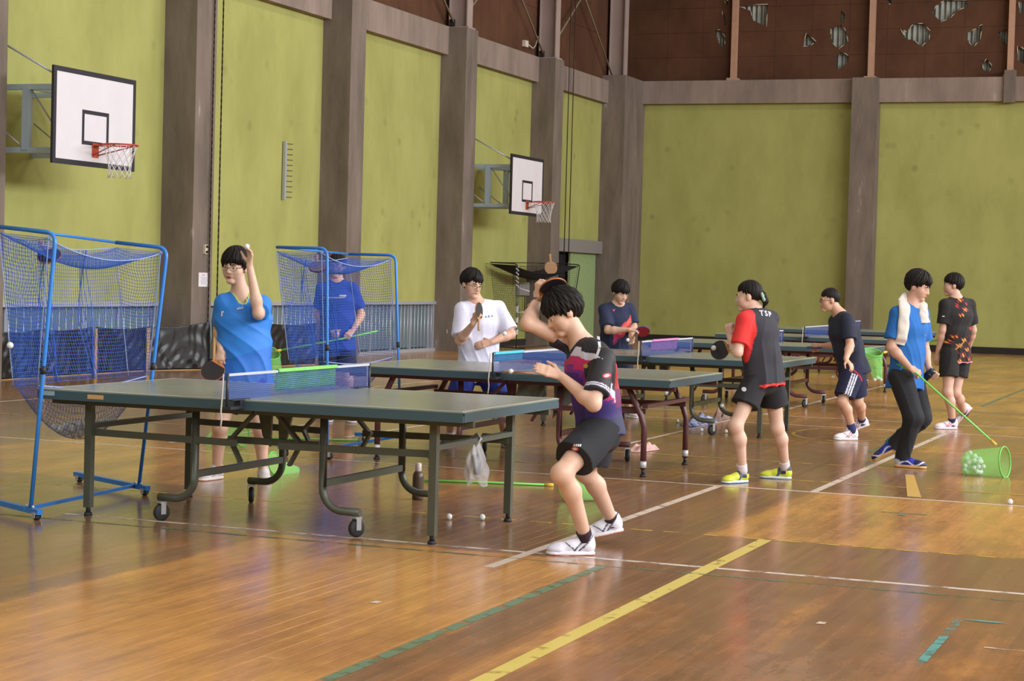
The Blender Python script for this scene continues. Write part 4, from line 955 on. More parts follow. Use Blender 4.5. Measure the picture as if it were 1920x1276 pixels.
    for sd in 'LR':
        sh, el = J['s'+sd], J['e'+sd]; t_ = nz(el-sh); sl_ = SH.get('sl'+sd, slen); e = sh+(el-sh)*sl_
        SG.append((0.02, [CUT(RC(sh, sh+(el-sh)*(sl_+0.15), 0.053*s+0.010, 0.056*s+SH.get('sw', 0.018)), [(e, t_)])]))
    nk = J['nk']; nd = nz(J['hd']-nk); ctr = nk+nd*0.02; fo = Ft*SH.get('nf', 0.02)-spine*SH.get('nd', 0.02)
    neckp = [RC(nk-nd*0.02+Ft*0.01, nk+nd*0.15, 0.060*s, 0.075*s), RC(nk+fo, nk+nd*0.10+Ft*0.05, SH.get('nr', 0.045)*s, 0.07*s)]
    def nkd(P): return smin(neckp[0].f(P), neckp[1].f(P), 0.02)
    wa = SH.get('wr', 0.0060); r_ = np.random.RandomState(abs(hash(key)) % 1000 if False else len(key)*37+ord(key[0])); ph = r_.rand(6)*6
    wd = nz(lat*0.85+spine*0.42+Ft*0.25); wd2 = nz(lat*-0.75+spine*0.55+Ft*0.2); wd3 = nz(lat*0.5+spine*0.3+Ft*0.8)
    def rid(x): return 0.7-1.6*(1-np.abs(np.sin(x)))**2
    def spost(P, D):
        q = P-hips; a1 = q@wd; a2 = q@wd2; a3 = q@wd3; tt = q@spine
        lowf = np.clip(1.15-tt/0.5, 0.25, 1.2)
        D = D+wa*lowf*(rid(a1*26+1.6*np.sin(a2*6+ph[0])+0.8*np.sin(tt*9+ph[2])+ph[1])*1.0+np.sin(a2*30+1.8*np.sin(a1*9+ph[2])+ph[3])*0.25+np.sin(a3*55+1.5*np.sin(tt*14+ph[4])+ph[5])*0.25)
        return np.maximum(D, -nkd(P))
    lo, hi = bounds(SG)
    loc = dict(J=J, hips=hips, lat=lat, Ft=Ft, spine=spine, s=s, nkd=nkd, HC=HC, hp=hp_)
    def local(V):
        q = V-hips; return q@lat, q@Ft, q@spine
    def sleeve(V, sd):
        sh, el = J['s'+sd], J['e'+sd]; ab = el-sh; L = np.linalg.norm(ab); q = V-sh; t = q@ab/L/L; dd = np.linalg.norm(q-np.clip(t, 0, 2)[:, None]*ab, axis=1)
        return t, dd, (t > 0.12) & (dd < 0.105*s)
    loc['local'] = local; loc['sleeve'] = sleeve; loc['slen'] = slen; loc['hem'] = hem
    so = sdf_obj('shirt', field(SG, 0.03, spost), lo, hi, res, M_shiny if SH.get('shiny') else M_cloth, root, lambda V: SH['col'](V, loc))
    # shorts or trousers
    B = st['bottom']; bl = B.get('len', 0.72); br = B.get('r', 0.100); b2 = B.get('r2', 0.098); long_ = B.get('long')
    BG = [(0.04, [CUT(EC(hips-spine*0.03, hips+spine*0.07, hlat, Ft, (0.152*s*fat+0.012, 0.102*s*fat+0.012), (0.14*s*fat+0.012, 0.092*s*fat+0.012)), [(hips+spine*0.085, spine)])])]
    cuts = []
    for sd in 'LR':
        hp2, kn, an = J['h'+sd], J['k'+sd], J['a'+sd]
        if long_:
            e = kn+(an-kn)*0.97; t_ = nz(an-kn)
            BG.append((0.03, [RC(hp2, kn, br*s*fat, 0.078*s), CUT(RC(kn, an+(an-kn)*0.1, 0.078*s, 0.062*s), [(e, t_)])])); cuts.append((kn, an))
        else:
            e = hp2+(kn-hp2)*bl; t_ = nz(kn-hp2)
            BG.append((0.03, [CUT(RC(hp2, hp2+(kn-hp2)*(bl+0.2), br*s*fat, b2*s), [(e, t_)])])); cuts.append((hp2, e))
    def bpost(P, D):
        q = P-hips; a1 = q@wd; a2 = q@wd2; a3 = q@wd3
        return D+B.get('wr', 0.004)*(rid(a1*22+1.6*np.sin(a2*7+ph[3])+ph[0])*0.9+np.sin(a3*36+1.8*np.sin(a1*12+ph[1]))*0.3)
    lo, hi = bounds(BG)
    bo = sdf_obj('trousers' if long_ else 'shorts', field(BG, 0.02, bpost), lo, hi, res, M_cloth, root, lambda V: B['col'](V, loc))
    # socks and shoes
    K = st['shoe']
    for sd in 'LR':
        A, T = J['a'+sd], J['t'+sd]; kn = J['k'+sd]; flat = not (K.get('raised') and sd in K['raised'])
        if flat:
            f = T-A; f[2] = 0; f = nz(f); U = np.array([0, 0, 1.0]); O = np.array([A[0], A[1], 0.0])-f*0.058*s
        else:
            f = nz(T-(A-np.array([0, 0, 0.055]))); U = nz(np.array([0, 0, 1.0])-f*f[2]); O = A-U*0.07*s-f*0.055*s
            zmin_ = min(O[2], (O+f*0.27*s)[2])
            if zmin_ < 0.004: O = O+np.array([0, 0, 0.004-zmin_])
        R_ = np.cross(f, U); fs = s*K.get('size', 1.0)
        X = lambda x, y, z: O+fs*(R_*x+f*y+U*z)
        AX = np.array([R_, f, U])
        up = [(0.022*fs, [EL(X(0, 0.042, 0.050), AX, hr([0.036, 0.042, 0.052])*fs), RC(X(0, 0.055, 0.050), X(0, 0.13, 0.046), 0.037*fs, 0.034*fs), RC(X(0, 0.13, 0.044), X(0.002, 0.20, 0.030), 0.036*fs, 0.036*fs), EL(X(0.0, 0.218, 0.030), AX, hr([0.045, 0.05, 0.028])*fs), RC(X(0, 0.05, 0.06), X(0, 0.045, 0.088), 0.038*fs, 0.036*fs), RC(X(0, 0.095, 0.075), X(0, 0.085, 0.098), 0.022*fs, 0.016*fs)])]
        lo, hi = bounds(up); 
        def shpost(P, D, O=O, U=U): return np.maximum(D, 0.014*fs-(P-O)@U)
        def shcol(V, O=O, f=f, U=U, R_=R_): q = (V-O)/fs; return K['col'](q@R_, q@f, q@U)
        sho = sdf_obj('shoe', field(up, 0.01, shpost), lo, hi, 0.0048, M_shoe, root, shcol)
        sg = [(0.03*fs, [EC(X(0, 0.045, 0.01), X(0.0, 0.13, 0.01), R_, U, (0.039*fs, 0.024*fs), (0.036*fs, 0.022*fs), 0.045*fs), EC(X(0, 0.13, 0.01), X(0.002, 0.222, 0.010), R_, U, (0.036*fs, 0.022*fs), (0.049*fs, 0.022*fs), 0.048*fs)])]
        def sopost(P, D, O=O, U=U, f=f):
            z = (P-O)@U; return np.maximum(np.maximum(D, -z), z-0.024*fs)
        lo, hi = bounds(sg); def_col = K.get('sole', lambda x, y, z: np.tile(cc('e6e2ea'), (len(x), 1)))
        def socol(V, O=O, f=f, U=U, R_=R_): q = (V-O)/fs; return def_col(q@R_, q@f, q@U)
        sdf_obj('sole', field(sg, 0.01, sopost), lo, hi, 0.0048, M_shoe, sho, socol)
        lc = MB()
        for k in range(4):
            y = 0.10+0.026*k; z = 0.092-0.010*k; lc.tube([X(-0.022, y, z-0.008), X(0, y+0.004, z+0.002), X(0.022, y, z-0.008)], 0.0035*fs, 5)
        lc.build('laces', mat('laces_'+K.get('lace', 'd8d8de'), K.get('lace', 'd8d8de'), 0.7), sho)
        if not long_ and K.get('sock'):
            ax = nz(kn-A); MB().tube([A-U*0.03, A+ax*0.01, A+ax*K.get('sl', 0.05)*0.7, A+ax*K.get('sl', 0.05)], [0.043*s, 0.0405*s, 0.042*s, 0.0415*s], 20).build('sock', mat('sock_'+K['sock'], K['sock'], 0.9), root)
    loc.update(root=root, shirt=so, bottom=bo, body=body, cuts=cuts, F=F, HR=HR, HF=HF, HU=HU); PLOC[key] = loc
    return loc
from mathutils.bvhtree import BVHTree
def bvh_of(o):
    me = o.data; off = wloc(o); n = len(me.vertices); co = np.empty(n*3, f32); me.vertices.foreach_get('co', co); co = co.reshape(-1, 3)+off
    k = len(me.polygons); lv = np.empty(k*4, np.int32); me.loops.foreach_get('vertex_index', lv)
    return BVHTree.FromPolygons(co.tolist(), lv.reshape(-1, 4).tolist())
def decal(o, c, nrm, up, polys, m, name, off=0.003):
    """flat print: polygons in (u right, v up) metres, laid on the surface of o around the point c seen along -nrm"""
    b = bvh_of(o); c = np.asarray(c, float); nrm = nz(nrm); up = nz(up-nrm*(up@nrm)); rt = np.cross(up, nrm)
    bm = bmesh.new()
    for poly in polys:
        vs = [bm.verts.new((u, v, 0)) for u, v in poly]
        try: bm.faces.new(vs)
        except ValueError: pass
    bmesh.ops.triangulate(bm, faces=bm.faces[:])
    for _ in range(2):
        le = [e for e in bm.edges if e.calc_length() > 0.02]
        if le: bmesh.ops.subdivide_edges(bm, edges=le, cuts=1); bmesh.ops.triangulate(bm, faces=[f for f in bm.faces if len(f.verts) > 3])
    for v in bm.verts:
        P = c+rt*v.co.x+up*v.co.y+nrm*0.6; hit = b.ray_cast(Vector(P), Vector(-nrm), 1.3)
        Q = np.array(hit[0]) if hit[0] is not None else c+rt*v.co.x+up*v.co.y
        v.co = Vector(Q+nrm*off-wloc(o.parent)) if True else v.co
    me = bpy.data.meshes.new(name); bm.to_mesh(me); bm.free(); me.materials.append(m)
    q = link(name, me, o.parent); q.parent = o; q.location = (0, 0, 0); return q
def text_polys(txt, size, bold=0.0):
    cu = bpy.data.curves.new('t', 'FONT'); cu.body = txt; cu.size = size; cu.align_x = 'CENTER'; cu.align_y = 'CENTER'; cu.offset = bold; cu.resolution_u = 3; cu.space_character = 1.3
    ob = bpy.data.objects.new('t', cu); me = bpy.data.meshes.new_from_object(ob)
    ps = [[(me.vertices[i].co.x, me.vertices[i].co.y) for i in p_.vertices] for p_ in me.polygons]
    bpy.data.objects.remove(ob); bpy.data.curves.remove(cu); bpy.data.meshes.remove(me); return ps
# joints: (px, py, depth offset in metres, + away from the camera)
PEOPLE = {
 'server': dict(h=1.68, d=13.5, F=(-0.35, 0, 0.94), hf=(-0.30, -0.12, 0.93), hu=(0.06, 1, 0.1),
   j=dict(hd=(441,500,-0.02), nk=(452,549,0.02), sR=(419,568,0.00), sL=(492,570,0.08), eR=(413,616,0.10), wR=(413,654,-0.10), eL=(485,588,-0.20), wL=(468,498,-0.22),
          hR=(440,705,0.0), hL=(480,705,0.0), kR=(413,800,-0.10), kL=(489,803,-0.10), aR=(407,879,0.0), aL=(494,886,-0.02), tR=(378,897,-0.14), tL=(498,907,-0.2))),
 'netman': dict(h=1.71, d=19.1, F=(0.0, 0, 1), hf=(-0.15, -0.05, 1), hu=(0, 1, 0),
   j=dict(hd=(632,500,0), nk=(632,528,0.02), sR=(604,541,0), sL=(661,541,0), eR=(598,590,0.06), wR=(621,622,-0.09), eL=(677,590,0.06), wL=(661,620,-0.11),
          hR=(618,642,0), hL=(648,642,0), kR=(614,712,-0.05), kL=(652,712,-0.05), aR=(617,777,0), aL=(655,777,0), tR=(615,790,-0.2), tL=(662,790,-0.2))),
 'white': dict(h=1.74, d=16.7, F=(0.35, 0, 0.93), hf=(0.62, -0.30, 0.75), hu=(0.15, 1, 0.1),
   j=dict(hd=(884,532,-0.05), nk=(894,568,0.0), sR=(866,580,-0.05), sL=(934,577,0.06), eR=(862,638,-0.15), wR=(887,607,-0.38), eL=(958,626,0.0), wL=(922,641,-0.12),
          hR=(877,692,0.05), hL=(914,692,0.08), kR=(853,758,-0.14), kL=(941,758,-0.16), aR=(843,817,0.12), aL=(948,822,0.06), tR=(835,832,-0.06), tL=(957,838,-0.14))),
 'smash': dict(h=1.70, d=10.35, F=(-0.86, -0.28, 0.30), hf=(-0.86, -0.50, 0.16), hu=(-0.50, 0.85, 0.1),
   j=dict(hd=(1057,586,0.04), nk=(1099,648,0.06), sL=(1131,674,-0.16), sR=(1075,642,0.14), eL=(1113,757,-0.30), wL=(1052,705,-0.16), eR=(990,606,0.02), wR=(1008,560,0.18),
          hL=(1128,803,-0.02), hR=(1122,800,0.15), kL=(1053,887,-0.28), aL=(1097,1004,-0.08), kR=(1098,885,0.25), aR=(1148,976,0.42), tL=(1042,1035,-0.10), tR=(1118,1000,0.42))),
 'red': dict(h=1.68, d=20.7, F=(0.45, -0.1, 0.88), hf=(0.50, -0.45, 0.74), hu=(0.2, 0.95, 0.2),
   j=dict(hd=(1163,548,-0.06), nk=(1158,570,0.0), sR=(1133,580,-0.03), sL=(1180,579,0.06), eR=(1140,619,-0.18), wR=(1180,618,-0.28), eL=(1188,612,0.02), wL=(1182,630,-0.20),
          hR=(1144,668,0.1), hL=(1168,668,0.12), kR=(1140,728,0.0), kL=(1176,728,0.02), aR=(1140,776,0.1), aL=(1178,778,0.1), tR=(1146,786,-0.1), tL=(1190,786,-0.05))),
 'girl': dict(h=1.62, d=14.3, F=(-0.75, -0.1, -0.62), hf=(-0.93, -0.08, -0.28), hu=(0, 1, 0),
   j=dict(hd=(1404,556,0.0), nk=(1416,580,0.0), sL=(1396,600,-0.10), sR=(1445,597,0.12), eL=(1383,660,-0.16), wL=(1368,630,0.03), eR=(1420,655,0.30), wR=(1372,650,0.32),
          hL=(1417,712,-0.08), hR=(1446,708,0.04), kL=(1380,797,-0.18), aL=(1392,880,-0.05), kR=(1457,800,0.12), aR=(1472,873,0.30), tL=(1366,900,-0.12), tR=(1450,888,0.32))),
 'bend': dict(h=1.66, d=18.6, F=(-0.85, -0.35, -0.25), hf=(-0.97, -0.10, 0.0), hu=(-0.1, 1, 0),
   j=dict(hd=(1556,563,0.05), nk=(1577,589,0.05), sL=(1588,599,-0.12), sR=(1566,602,0.16), eL=(1594,648,-0.18), wL=(1586,673,-0.36), eR=(1574,646,0.12), wR=(1541,648,0.27),
          hL=(1602,690,-0.04), hR=(1600,688,0.16), kL=(1579,752,-0.12), aL=(1599,806,-0.06), kR=(1608,752,0.22), aR=(1617,790,0.48), tL=(1576,823,-0.10), tR=(1604,805,0.50))),
 'towel': dict(h=1.72, d=15.9, F=(0.75, -0.1, 0.50), hf=(0.80, -0.35, 0.45), hu=(0.2, 0.96, 0.1),
   j=dict(hd=(1721,537,0.0), nk=(1708,574,0.02), sR=(1683,588,-0.10), sL=(1728,588,0.12), eR=(1671,651,-0.13), wR=(1706,689,-0.22), eL=(1733,652,0.20), wL=(1741,688,0.08),
          hR=(1690,706,-0.06), hL=(1708,706,0.10), kR=(1713,783,-0.18), aR=(1690,861,-0.06), kL=(1730,783,0.14), aL=(1672,836,0.26), tR=(1712,874,-0.10), tL=(1656,856,0.28))),
 'back': dict(h=1.70, d=20.35, F=(-0.45, 0, -0.88), hf=(-0.95, -0.02, -0.2), hu=(0, 1, 0),
   j=dict(hd=(1787,535,0.0), nk=(1794,560,0.0), sL=(1772,571,-0.06), sR=(1818,571,0.10), eL=(1768,619,-0.05), wL=(1758,662,0.04), eR=(1824,619,0.18), wR=(1815,655,0.34),
          hL=(1781,664,-0.03), hR=(1803,664,0.10), kL=(1777,735,-0.08), aL=(1786,793,0.0), kR=(1792,735,0.06), aR=(1808,776,0.34), tL=(1768,804,-0.02), tR=(1798,796,0.36))),
}
def seg(V, a, b):
    ab = b-a; L = np.linalg.norm(ab); t = (V-a)@ab/L/L; return t
def plain(c, trim=None, hemc=None, slc=None, nt=0.010, hw=0.012):
    def f(V, L):
        C = np.tile(cc(c), (len(V), 1)); a, b, t = L['local'](V)
        if hemc: C[(t < -L['hem']+hw)] = cc(hemc)
        if slc:
            for sd in 'LR':
                ts, dd, m = L['sleeve'](V, sd); C[m & (ts > L['slen']-0.05)] = cc(slc)
        if trim: C[np.abs(L['nkd'](V)) < nt] = cc(trim)
        return C
    return f
def c_server(V, L):
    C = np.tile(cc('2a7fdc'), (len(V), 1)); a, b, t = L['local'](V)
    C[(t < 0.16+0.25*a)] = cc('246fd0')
    C[(np.abs(L['nkd'](V)) < 0.011) & (b > 0.02)] = cc('b8d05a'); return C
def c_smash(V, L):
    C = np.tile(cc('1d1c24'), (len(V), 1)); a, b, t = L['local'](V)
    wob = 0.006*np.sin(t*140)+0.005*np.sin(t*83+1)
    c = b-(0.015+0.50*(t-0.28))+wob            # print runs down the front towards the side
    C[(c > 0)] = cc('d0d0e4'); C[c > 0.036] = cc('c02468'); C[c > 0.085] = cc('7a2484'); C[(c > 0.11) | ((c > 0.05) & (t < 0.15))] = cc('46207a'); C[(t < 0.13) & (b > -0.05)] = cc('33246e')
    bk = (b < -0.045-0.1*(t-0.3)); C[bk & (t < 0.36) & (t > 0.15)] = cc('a41c30'); C[bk & (t < 0.20)] = cc('6a1c58'); C[bk & (t < 0.10)] = cc('33205e')
    C[(t < 0.05)] = cc('231f4c')
    for sd in 'LR':
        ts, dd, m = L['sleeve'](V, sd); C[m] = cc('1d1c24'); C[m & (ts > L['slen']-0.045)] = cc('23243c'); C[m & (ts > L['slen']-0.085) & (ts < L['slen']-0.055)] = cc('d8d8ea'); C[m & (ts > L['slen']-0.13) & (ts < L['slen']-0.105)] = cc('d8d8ea')
    n = np.abs(L['nkd'](V)-0.012); C[(L['nkd'](V) < 0.03)] = cc('232233'); C[(np.abs(L['nkd'](V)-0.024) < 0.0065) & (b < 0.03)] = cc('d4d4ea')
    return C
def c_red(V, L):
    C = np.tile(cc('1f2744'), (len(V), 1)); a, b, t = L['local'](V)
    u = (t-0.345)-0.9*(a-0.05); m = (b > 0) & (np.abs(u) < 0.065+0.01*np.sin(a*60)) & (a > -0.09) & (a < 0.12)
    C[m] = cc('d04a58'); C[m & (a < -0.02)] = cc('c03a66'); C[m & (np.abs(u-0.02) < 0.025) & (a > -0.03)] = cc('e06a5e'); C[m & (u < -0.03) & (a < 0.0)] = cc('8a2f66'); return C
def c_girl(V, L):
    C = np.tile(cc('2f2f39'), (len(V), 1)); a, b, t = L['local'](V)
    for sd in 'L':
        sh = L['J']['s'+sd]; q = V-sh; sg = 1 if sd == 'L' else -1
        ts, dd, m = L['sleeve'](V, sd)
        al = a*sg; C[m | ((al > 0.085+0.22*(0.52-t)) & (t > 0.31))] = cc('dc3434')
    C[(b < 0.0) & (np.abs(a) < 0.088) ] = cc('2f2f39')
    C[t < -L['hem']+0.02] = cc('d83a3c'); return C
def c_back(V, L):
    C = np.tile(cc('1e1a1e'), (len(V), 1)); a, b, t = L['local'](V)
    n = np.sin((a-t)*150+2*np.sin(t*30))+np.sin((a+t)*42+1.2)+np.sin(t*75-a*30+2)
    bkm = (b < 0.03)
    C[bkm & (n > 0.9) & (t < 0.22) & (t-a*0.5 < 0.22)] = cc('a02c28'); C[bkm & (n > 1.6) & (t < 0.2)] = cc('d0a040'); C[bkm & (n > 1.2) & (a < -0.08) & (t < 0.3)] = cc('c03a30')
    C[bkm & (np.abs(t-0.10+0.8*(a-0.05)) < 0.008) & (a > -0.02)] = cc('b08a4a'); C[bkm & (n > 1.0) & (t > 0.42) & (np.abs(a) < 0.08)] = cc('b83028'); C[bkm & (n > 1.9) & (t > 0.40) & (np.abs(a) < 0.06)] = cc('e0a050')
    C[t < -L['hem']+0.016] = cc('e08aa0'); C[np.abs(L['nkd'](V)) < 0.012] = cc('d0485a'); return C
def c_bend(V, L):
    C = np.tile(cc('1f2438'), (len(V), 1)); a, b, t = L['local'](V)
    n = np.sin(a*90+t*50)+np.sin(a*43-t*81+1.2)+np.sin(t*110-a*30+2)
    m = (b < -0.02) & (np.abs(a) < 0.10) & (t > 0.12) & (t < 0.46)
    C[m & (n > 1.2)] = cc('5a8a70'); C[m & (n < -1.4)] = cc('7a7a98'); C[m & (n > 1.9)] = cc('c09a50'); return C
def pcol(c): return lambda V, L: np.tile(cc(c), (len(V), 1))
def b_bend(V, L):
    C = np.tile(cc('1e2140'), (len(V), 1)); J = L['J']
    for sd in 'L':
        h_, k_ = J['hL'], J['kL']; ax = nz(k_-h_); out = L['lat']-ax*(L['lat']@ax); out = nz(out); fw = np.cross(ax, out); fw = fw if fw@L['Ft'] > 0 else -fw
        q = V-h_; t = q@ax; x = q@fw; o = q@out
        for k in range(3): C[(o > 0.02) & (np.abs(x-(-0.005+0.024*(k-0.3))+0.03*(t-0.2)) < 0.0068) & (t > 0.085)] = cc('dfe2f4')
        C[(o > 0.0) & (np.abs(t-0.075+0.35*(x+0.02)) < 0.008) & (x < 0.06) & (x > -0.10)] = cc('b02a40')
    return C
def shoe(base, stripe, st2=None, toe=None, heel=None, pos=(0.10, 0.125)):
    def f(x, y, z):
        C = np.tile(cc(base), (len(x), 1))
        if toe: C[y > 0.20] = cc(toe)
        if heel: C[y < 0.045] = cc(heel)
        for p_ in pos: C[np.abs((y-p_)+(z-0.05)*0.9) < 0.0055] = cc(stripe)
        C[(np.abs((y-0.145)-(z-0.05)*1.2) < 0.005) & (z < 0.07)] = cc(st2 or stripe)
        C[(z > 0.088)] = cc(st2 or stripe) if st2 else C[(z > 0.088)]
        return C
    return f
def sole(c, acc=None, lo=0.008):
    def f(x, y, z):
        C = np.tile(cc(c), (len(x), 1))
        if acc: C[(z < lo)] = cc(acc)
        return C
    return f
def c_yel(x, y, z):
    C = np.tile(cc('ccd23a'), (len(x), 1)); C[(y < 0.12) & (z > 0.045)] = cc('26304a'); C[(y < 0.05) & (z < 0.075)] = cc('c8d038'); C[np.abs((y-0.11)+(z-0.04)*0.9) < 0.012] = cc('3a4a60'); return C
def c_blu(x, y, z):
    C = np.tile(cc('2338b0'), (len(x), 1)); C[(y > 0.17)] = cc('25265e'); C[(y < 0.06) & (z < 0.07)] = cc('c8ccd8'); C[np.abs(z-0.040-0.018*np.sin((y-0.06)*38)) < 0.007] = cc('dfe2ee'); C[z > 0.09] = cc('2a8aa0'); return C
HB = dict(t=0.022, z=(0.028, -0.004, -0.068), amp=0.006)
STY = {
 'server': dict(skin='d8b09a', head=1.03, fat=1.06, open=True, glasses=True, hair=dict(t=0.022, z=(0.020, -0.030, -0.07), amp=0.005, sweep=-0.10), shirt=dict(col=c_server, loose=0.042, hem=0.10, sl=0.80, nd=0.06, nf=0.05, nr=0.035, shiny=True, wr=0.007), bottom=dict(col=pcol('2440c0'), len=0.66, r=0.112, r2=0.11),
   shoe=dict(col=shoe('dcd8dc', '8a8a98', 'c8c4cc'), sole=sole('e6e2e4', 'c8a8a0'), sock='d8d4d8', sl=0.03), handR=dict(D=(-0.02, -1, 0.25), N=(0.25, -0.1, -0.95), curl=0.95, th=0.7), handL=dict(D=(0.08, 0.98, 0.1), N=(-0.80, 0.15, 0.55), curl=0.42, th=0.3, spread=0.2)),
 'netman': dict(res=0.0078, skin='cfa28c', glasses=True, hair=dict(HB, z=(0.045, 0.0, -0.06), t=0.016), shirt=dict(col=plain('2140a0'), loose=0.030, hem=0.08, sl=0.74), bottom=dict(col=pcol('1b1f34'), len=0.74), shoe=dict(col=shoe('3a3a44', '8a8a94'), sole=sole('c8c8d0'), sock='30303a'),
   handR=dict(D=(0.45, -0.45, 0.75), N=(0.3, 0.5, -0.6), curl=1.0, th=0.7), handL=dict(D=(-0.45, -0.5, 0.7), N=(-0.2, -0.5, -0.8), curl=1.0, th=0.7)),
 'white': dict(res=0.007, skin='cfa28c', glasses=True, hair=dict(HB, z=(0.030, -0.018, -0.07), t=0.020, sweep=0.12), shirt=dict(col=plain('dcdcf2'), loose=0.036, hem=0.10, sl=0.86, sw=0.026, wr=0.006), bottom=dict(col=pcol('1e3494'), len=0.86, r=0.110, r2=0.105), shoe=dict(col=shoe('34343c', '7a7a84', toe='3a3a44'), sole=sole('b8a8a4'), sock='d4d0dc', sl=0.07),
   handR=dict(D=(0.35, 0.85, 0.15), N=(0.4, -0.2, -0.8), curl=0.95, th=0.7), handL=dict(D=(-0.95, -0.22, 0.15), N=(0.1, -0.35, -0.95), curl=0.25, th=0.2)),
 'smash': dict(skin='dab19c', res=0.0056, hair=dict(t=0.026, z=(0.020, -0.020, -0.075), amp=0.009), shirt=dict(col=c_smash, loose=0.024, hem=0.05, sl=0.78, slR=0.40, shiny=True, nd=0.05, nf=0.05, nr=0.04), bottom=dict(col=pcol('202128'), len=0.70, r=0.112, r2=0.118, wr=0.005), shoe=dict(col=shoe('e2e0ee', '3b3a5a', toe='d4d0e4', pos=(0.07, 0.10)), sole=sole('e8e4f0', 'd87a60', 0.006), sock='3a2434', sl=0.035, raised='R'),
   handL=dict(D=(-0.93, 0.36, 0.05), N=(-0.25, -0.55, -0.75), curl=0.10, th=0.05, spread=0.05), handR=dict(D=(0.12, 0.90, 0.15), N=(0.75, -0.1, -0.55), curl=0.95, th=0.6)),
 'red': dict(res=0.0078, skin='cea48f', fat=1.05, hair=dict(t=0.024, z=(0.016, -0.030, -0.07), amp=0.006), shirt=dict(col=c_red, loose=0.034, hem=0.10, sl=0.84, sw=0.024), bottom=dict(col=pcol('1c2440'), len=0.8), shoe=dict(col=shoe('d8d8e2', '3a4a70'), sole=sole('e0e0ea'), sock='d0d0d8'),
   handR=dict(D=(0.98, -0.02, 0.1), N=(0.0, -0.75, -0.6), curl=0.95, th=0.6), handL=dict(D=(0.1, -0.75, 0.5), N=(-0.5, 0.5, 0.6), curl=0.5, th=0.3)),
 'girl': dict(skin='dcb6a4', fat=0.94, hair=dict(t=0.012, z=(0.055, 0.018, -0.060), amp=0.003, pony=True), shirt=dict(col=c_girl, loose=0.040, hem=0.065, sl=0.76), bottom=dict(col=pcol('1e1e24'), len=0.56, r=0.102, r2=0.122), shoe=dict(col=c_yel, sole=sole('d8dce8', '5a9ad0'), sock='e0d4dc', sl=0.05, lace='c8cc60', size=0.96),
   handL=dict(D=(-0.12, 0.95, -0.1), N=(0.6, 0.0, -0.8), curl=1.05, th=0.7), handR=dict(D=(-0.93, 0.1, 0.1), N=(0.1, 0.1, -0.9), curl=0.95, th=0.6)),
 'bend': dict(res=0.0074, skin='d0a188', fat=1.12, glasses=True, hair=dict(t=0.008, z=(0.048, 0.020, -0.052), amp=0.002), shirt=dict(col=c_bend, loose=0.030, hem=0.07, sl=0.74), bottom=dict(col=b_bend, len=0.86, r=0.108, r2=0.104), shoe=dict(col=shoe('e4e0ea', 'b03a50'), sole=sole('e6e2ea', 'd8a884', 0.004), sock='34386a', sl=0.07, raised='R'),
   handL=dict(D=(0.45, -0.6, 0.5), N=(-0.6, -0.5, -0.5), curl=0.4, th=0.3), handR=dict(D=(-0.95, -0.05, 0.15), N=(0, -0.4, -0.9), curl=1.0, th=0.7)),
 'towel': dict(skin='cda08c', hair=dict(t=0.026, z=(0.030, -0.010, -0.07), amp=0.007), shirt=dict(col=plain('1f66b4'), loose=0.030, hem=0.10, sl=0.76, sw=0.022), bottom=dict(col=pcol('1f2026'), long=True, r=0.108, wr=0.006), shoe=dict(col=c_blu, sole=sole('dca86a'), lace='2a44c8', raised='L', size=1.0),
   handR=dict(D=(0.75, -0.5, 0.15), N=(-0.2, -0.5, -0.8), curl=1.0, th=0.7), handL=dict(D=(0.35, -0.65, 0.35), N=(0.5, 0.0, -0.6), curl=0.9, th=0.5)),
 'back': dict(res=0.0076, skin='cca492', hair=dict(t=0.020, z=(0.035, 0.0, -0.068), amp=0.006), shirt=dict(col=c_back, loose=0.028, hem=0.09, sl=0.74), bottom=dict(col=pcol('1b1a1e'), len=0.60, r=0.106, r2=0.108), shoe=dict(col=shoe('e2d8e2', 'b04a64'), sole=sole('e6dce4', 'd0909a', 0.004), sock='2a2c50', sl=0.06, raised='R'),
   handL=dict(D=(-0.15, -0.98, -0.05), N=(0.7, 0.0, -0.7), curl=0.45, th=0.3), handR=dict(D=(-0.1, -0.9, -0.3), N=(-0.8, 0, 0), curl=0.4, th=0.3)),
}
PLAB = {
 'server': 'person in a bright blue V-neck shirt raising a ball beside the nearest table', 'netman': 'person in a royal blue T-shirt behind the far blue cage holding a green net pole',
 'white': 'person in a white T-shirt and glasses swinging a paddle behind the second table', 'smash': 'person in a black, white and pink shirt crouching with a paddle over the head',
 'red': 'person in a navy T-shirt with a red print serving at the third table', 'girl': 'person with a scrunchie in a black shirt with red sleeves, seen from behind',
 'bend': 'person with cropped hair bending forward in navy shorts with three white stripes', 'towel': 'person in a blue T-shirt and black trousers with a white towel round the neck',
 'back': 'person in a black shirt with red and yellow print standing with back turned'}
for k_ in ('server', 'netman', 'white', 'smash', 'red', 'girl', 'bend', 'towel', 'back'):
    person(k_, PLAB[k_], PEOPLE[k_], STY[k_])
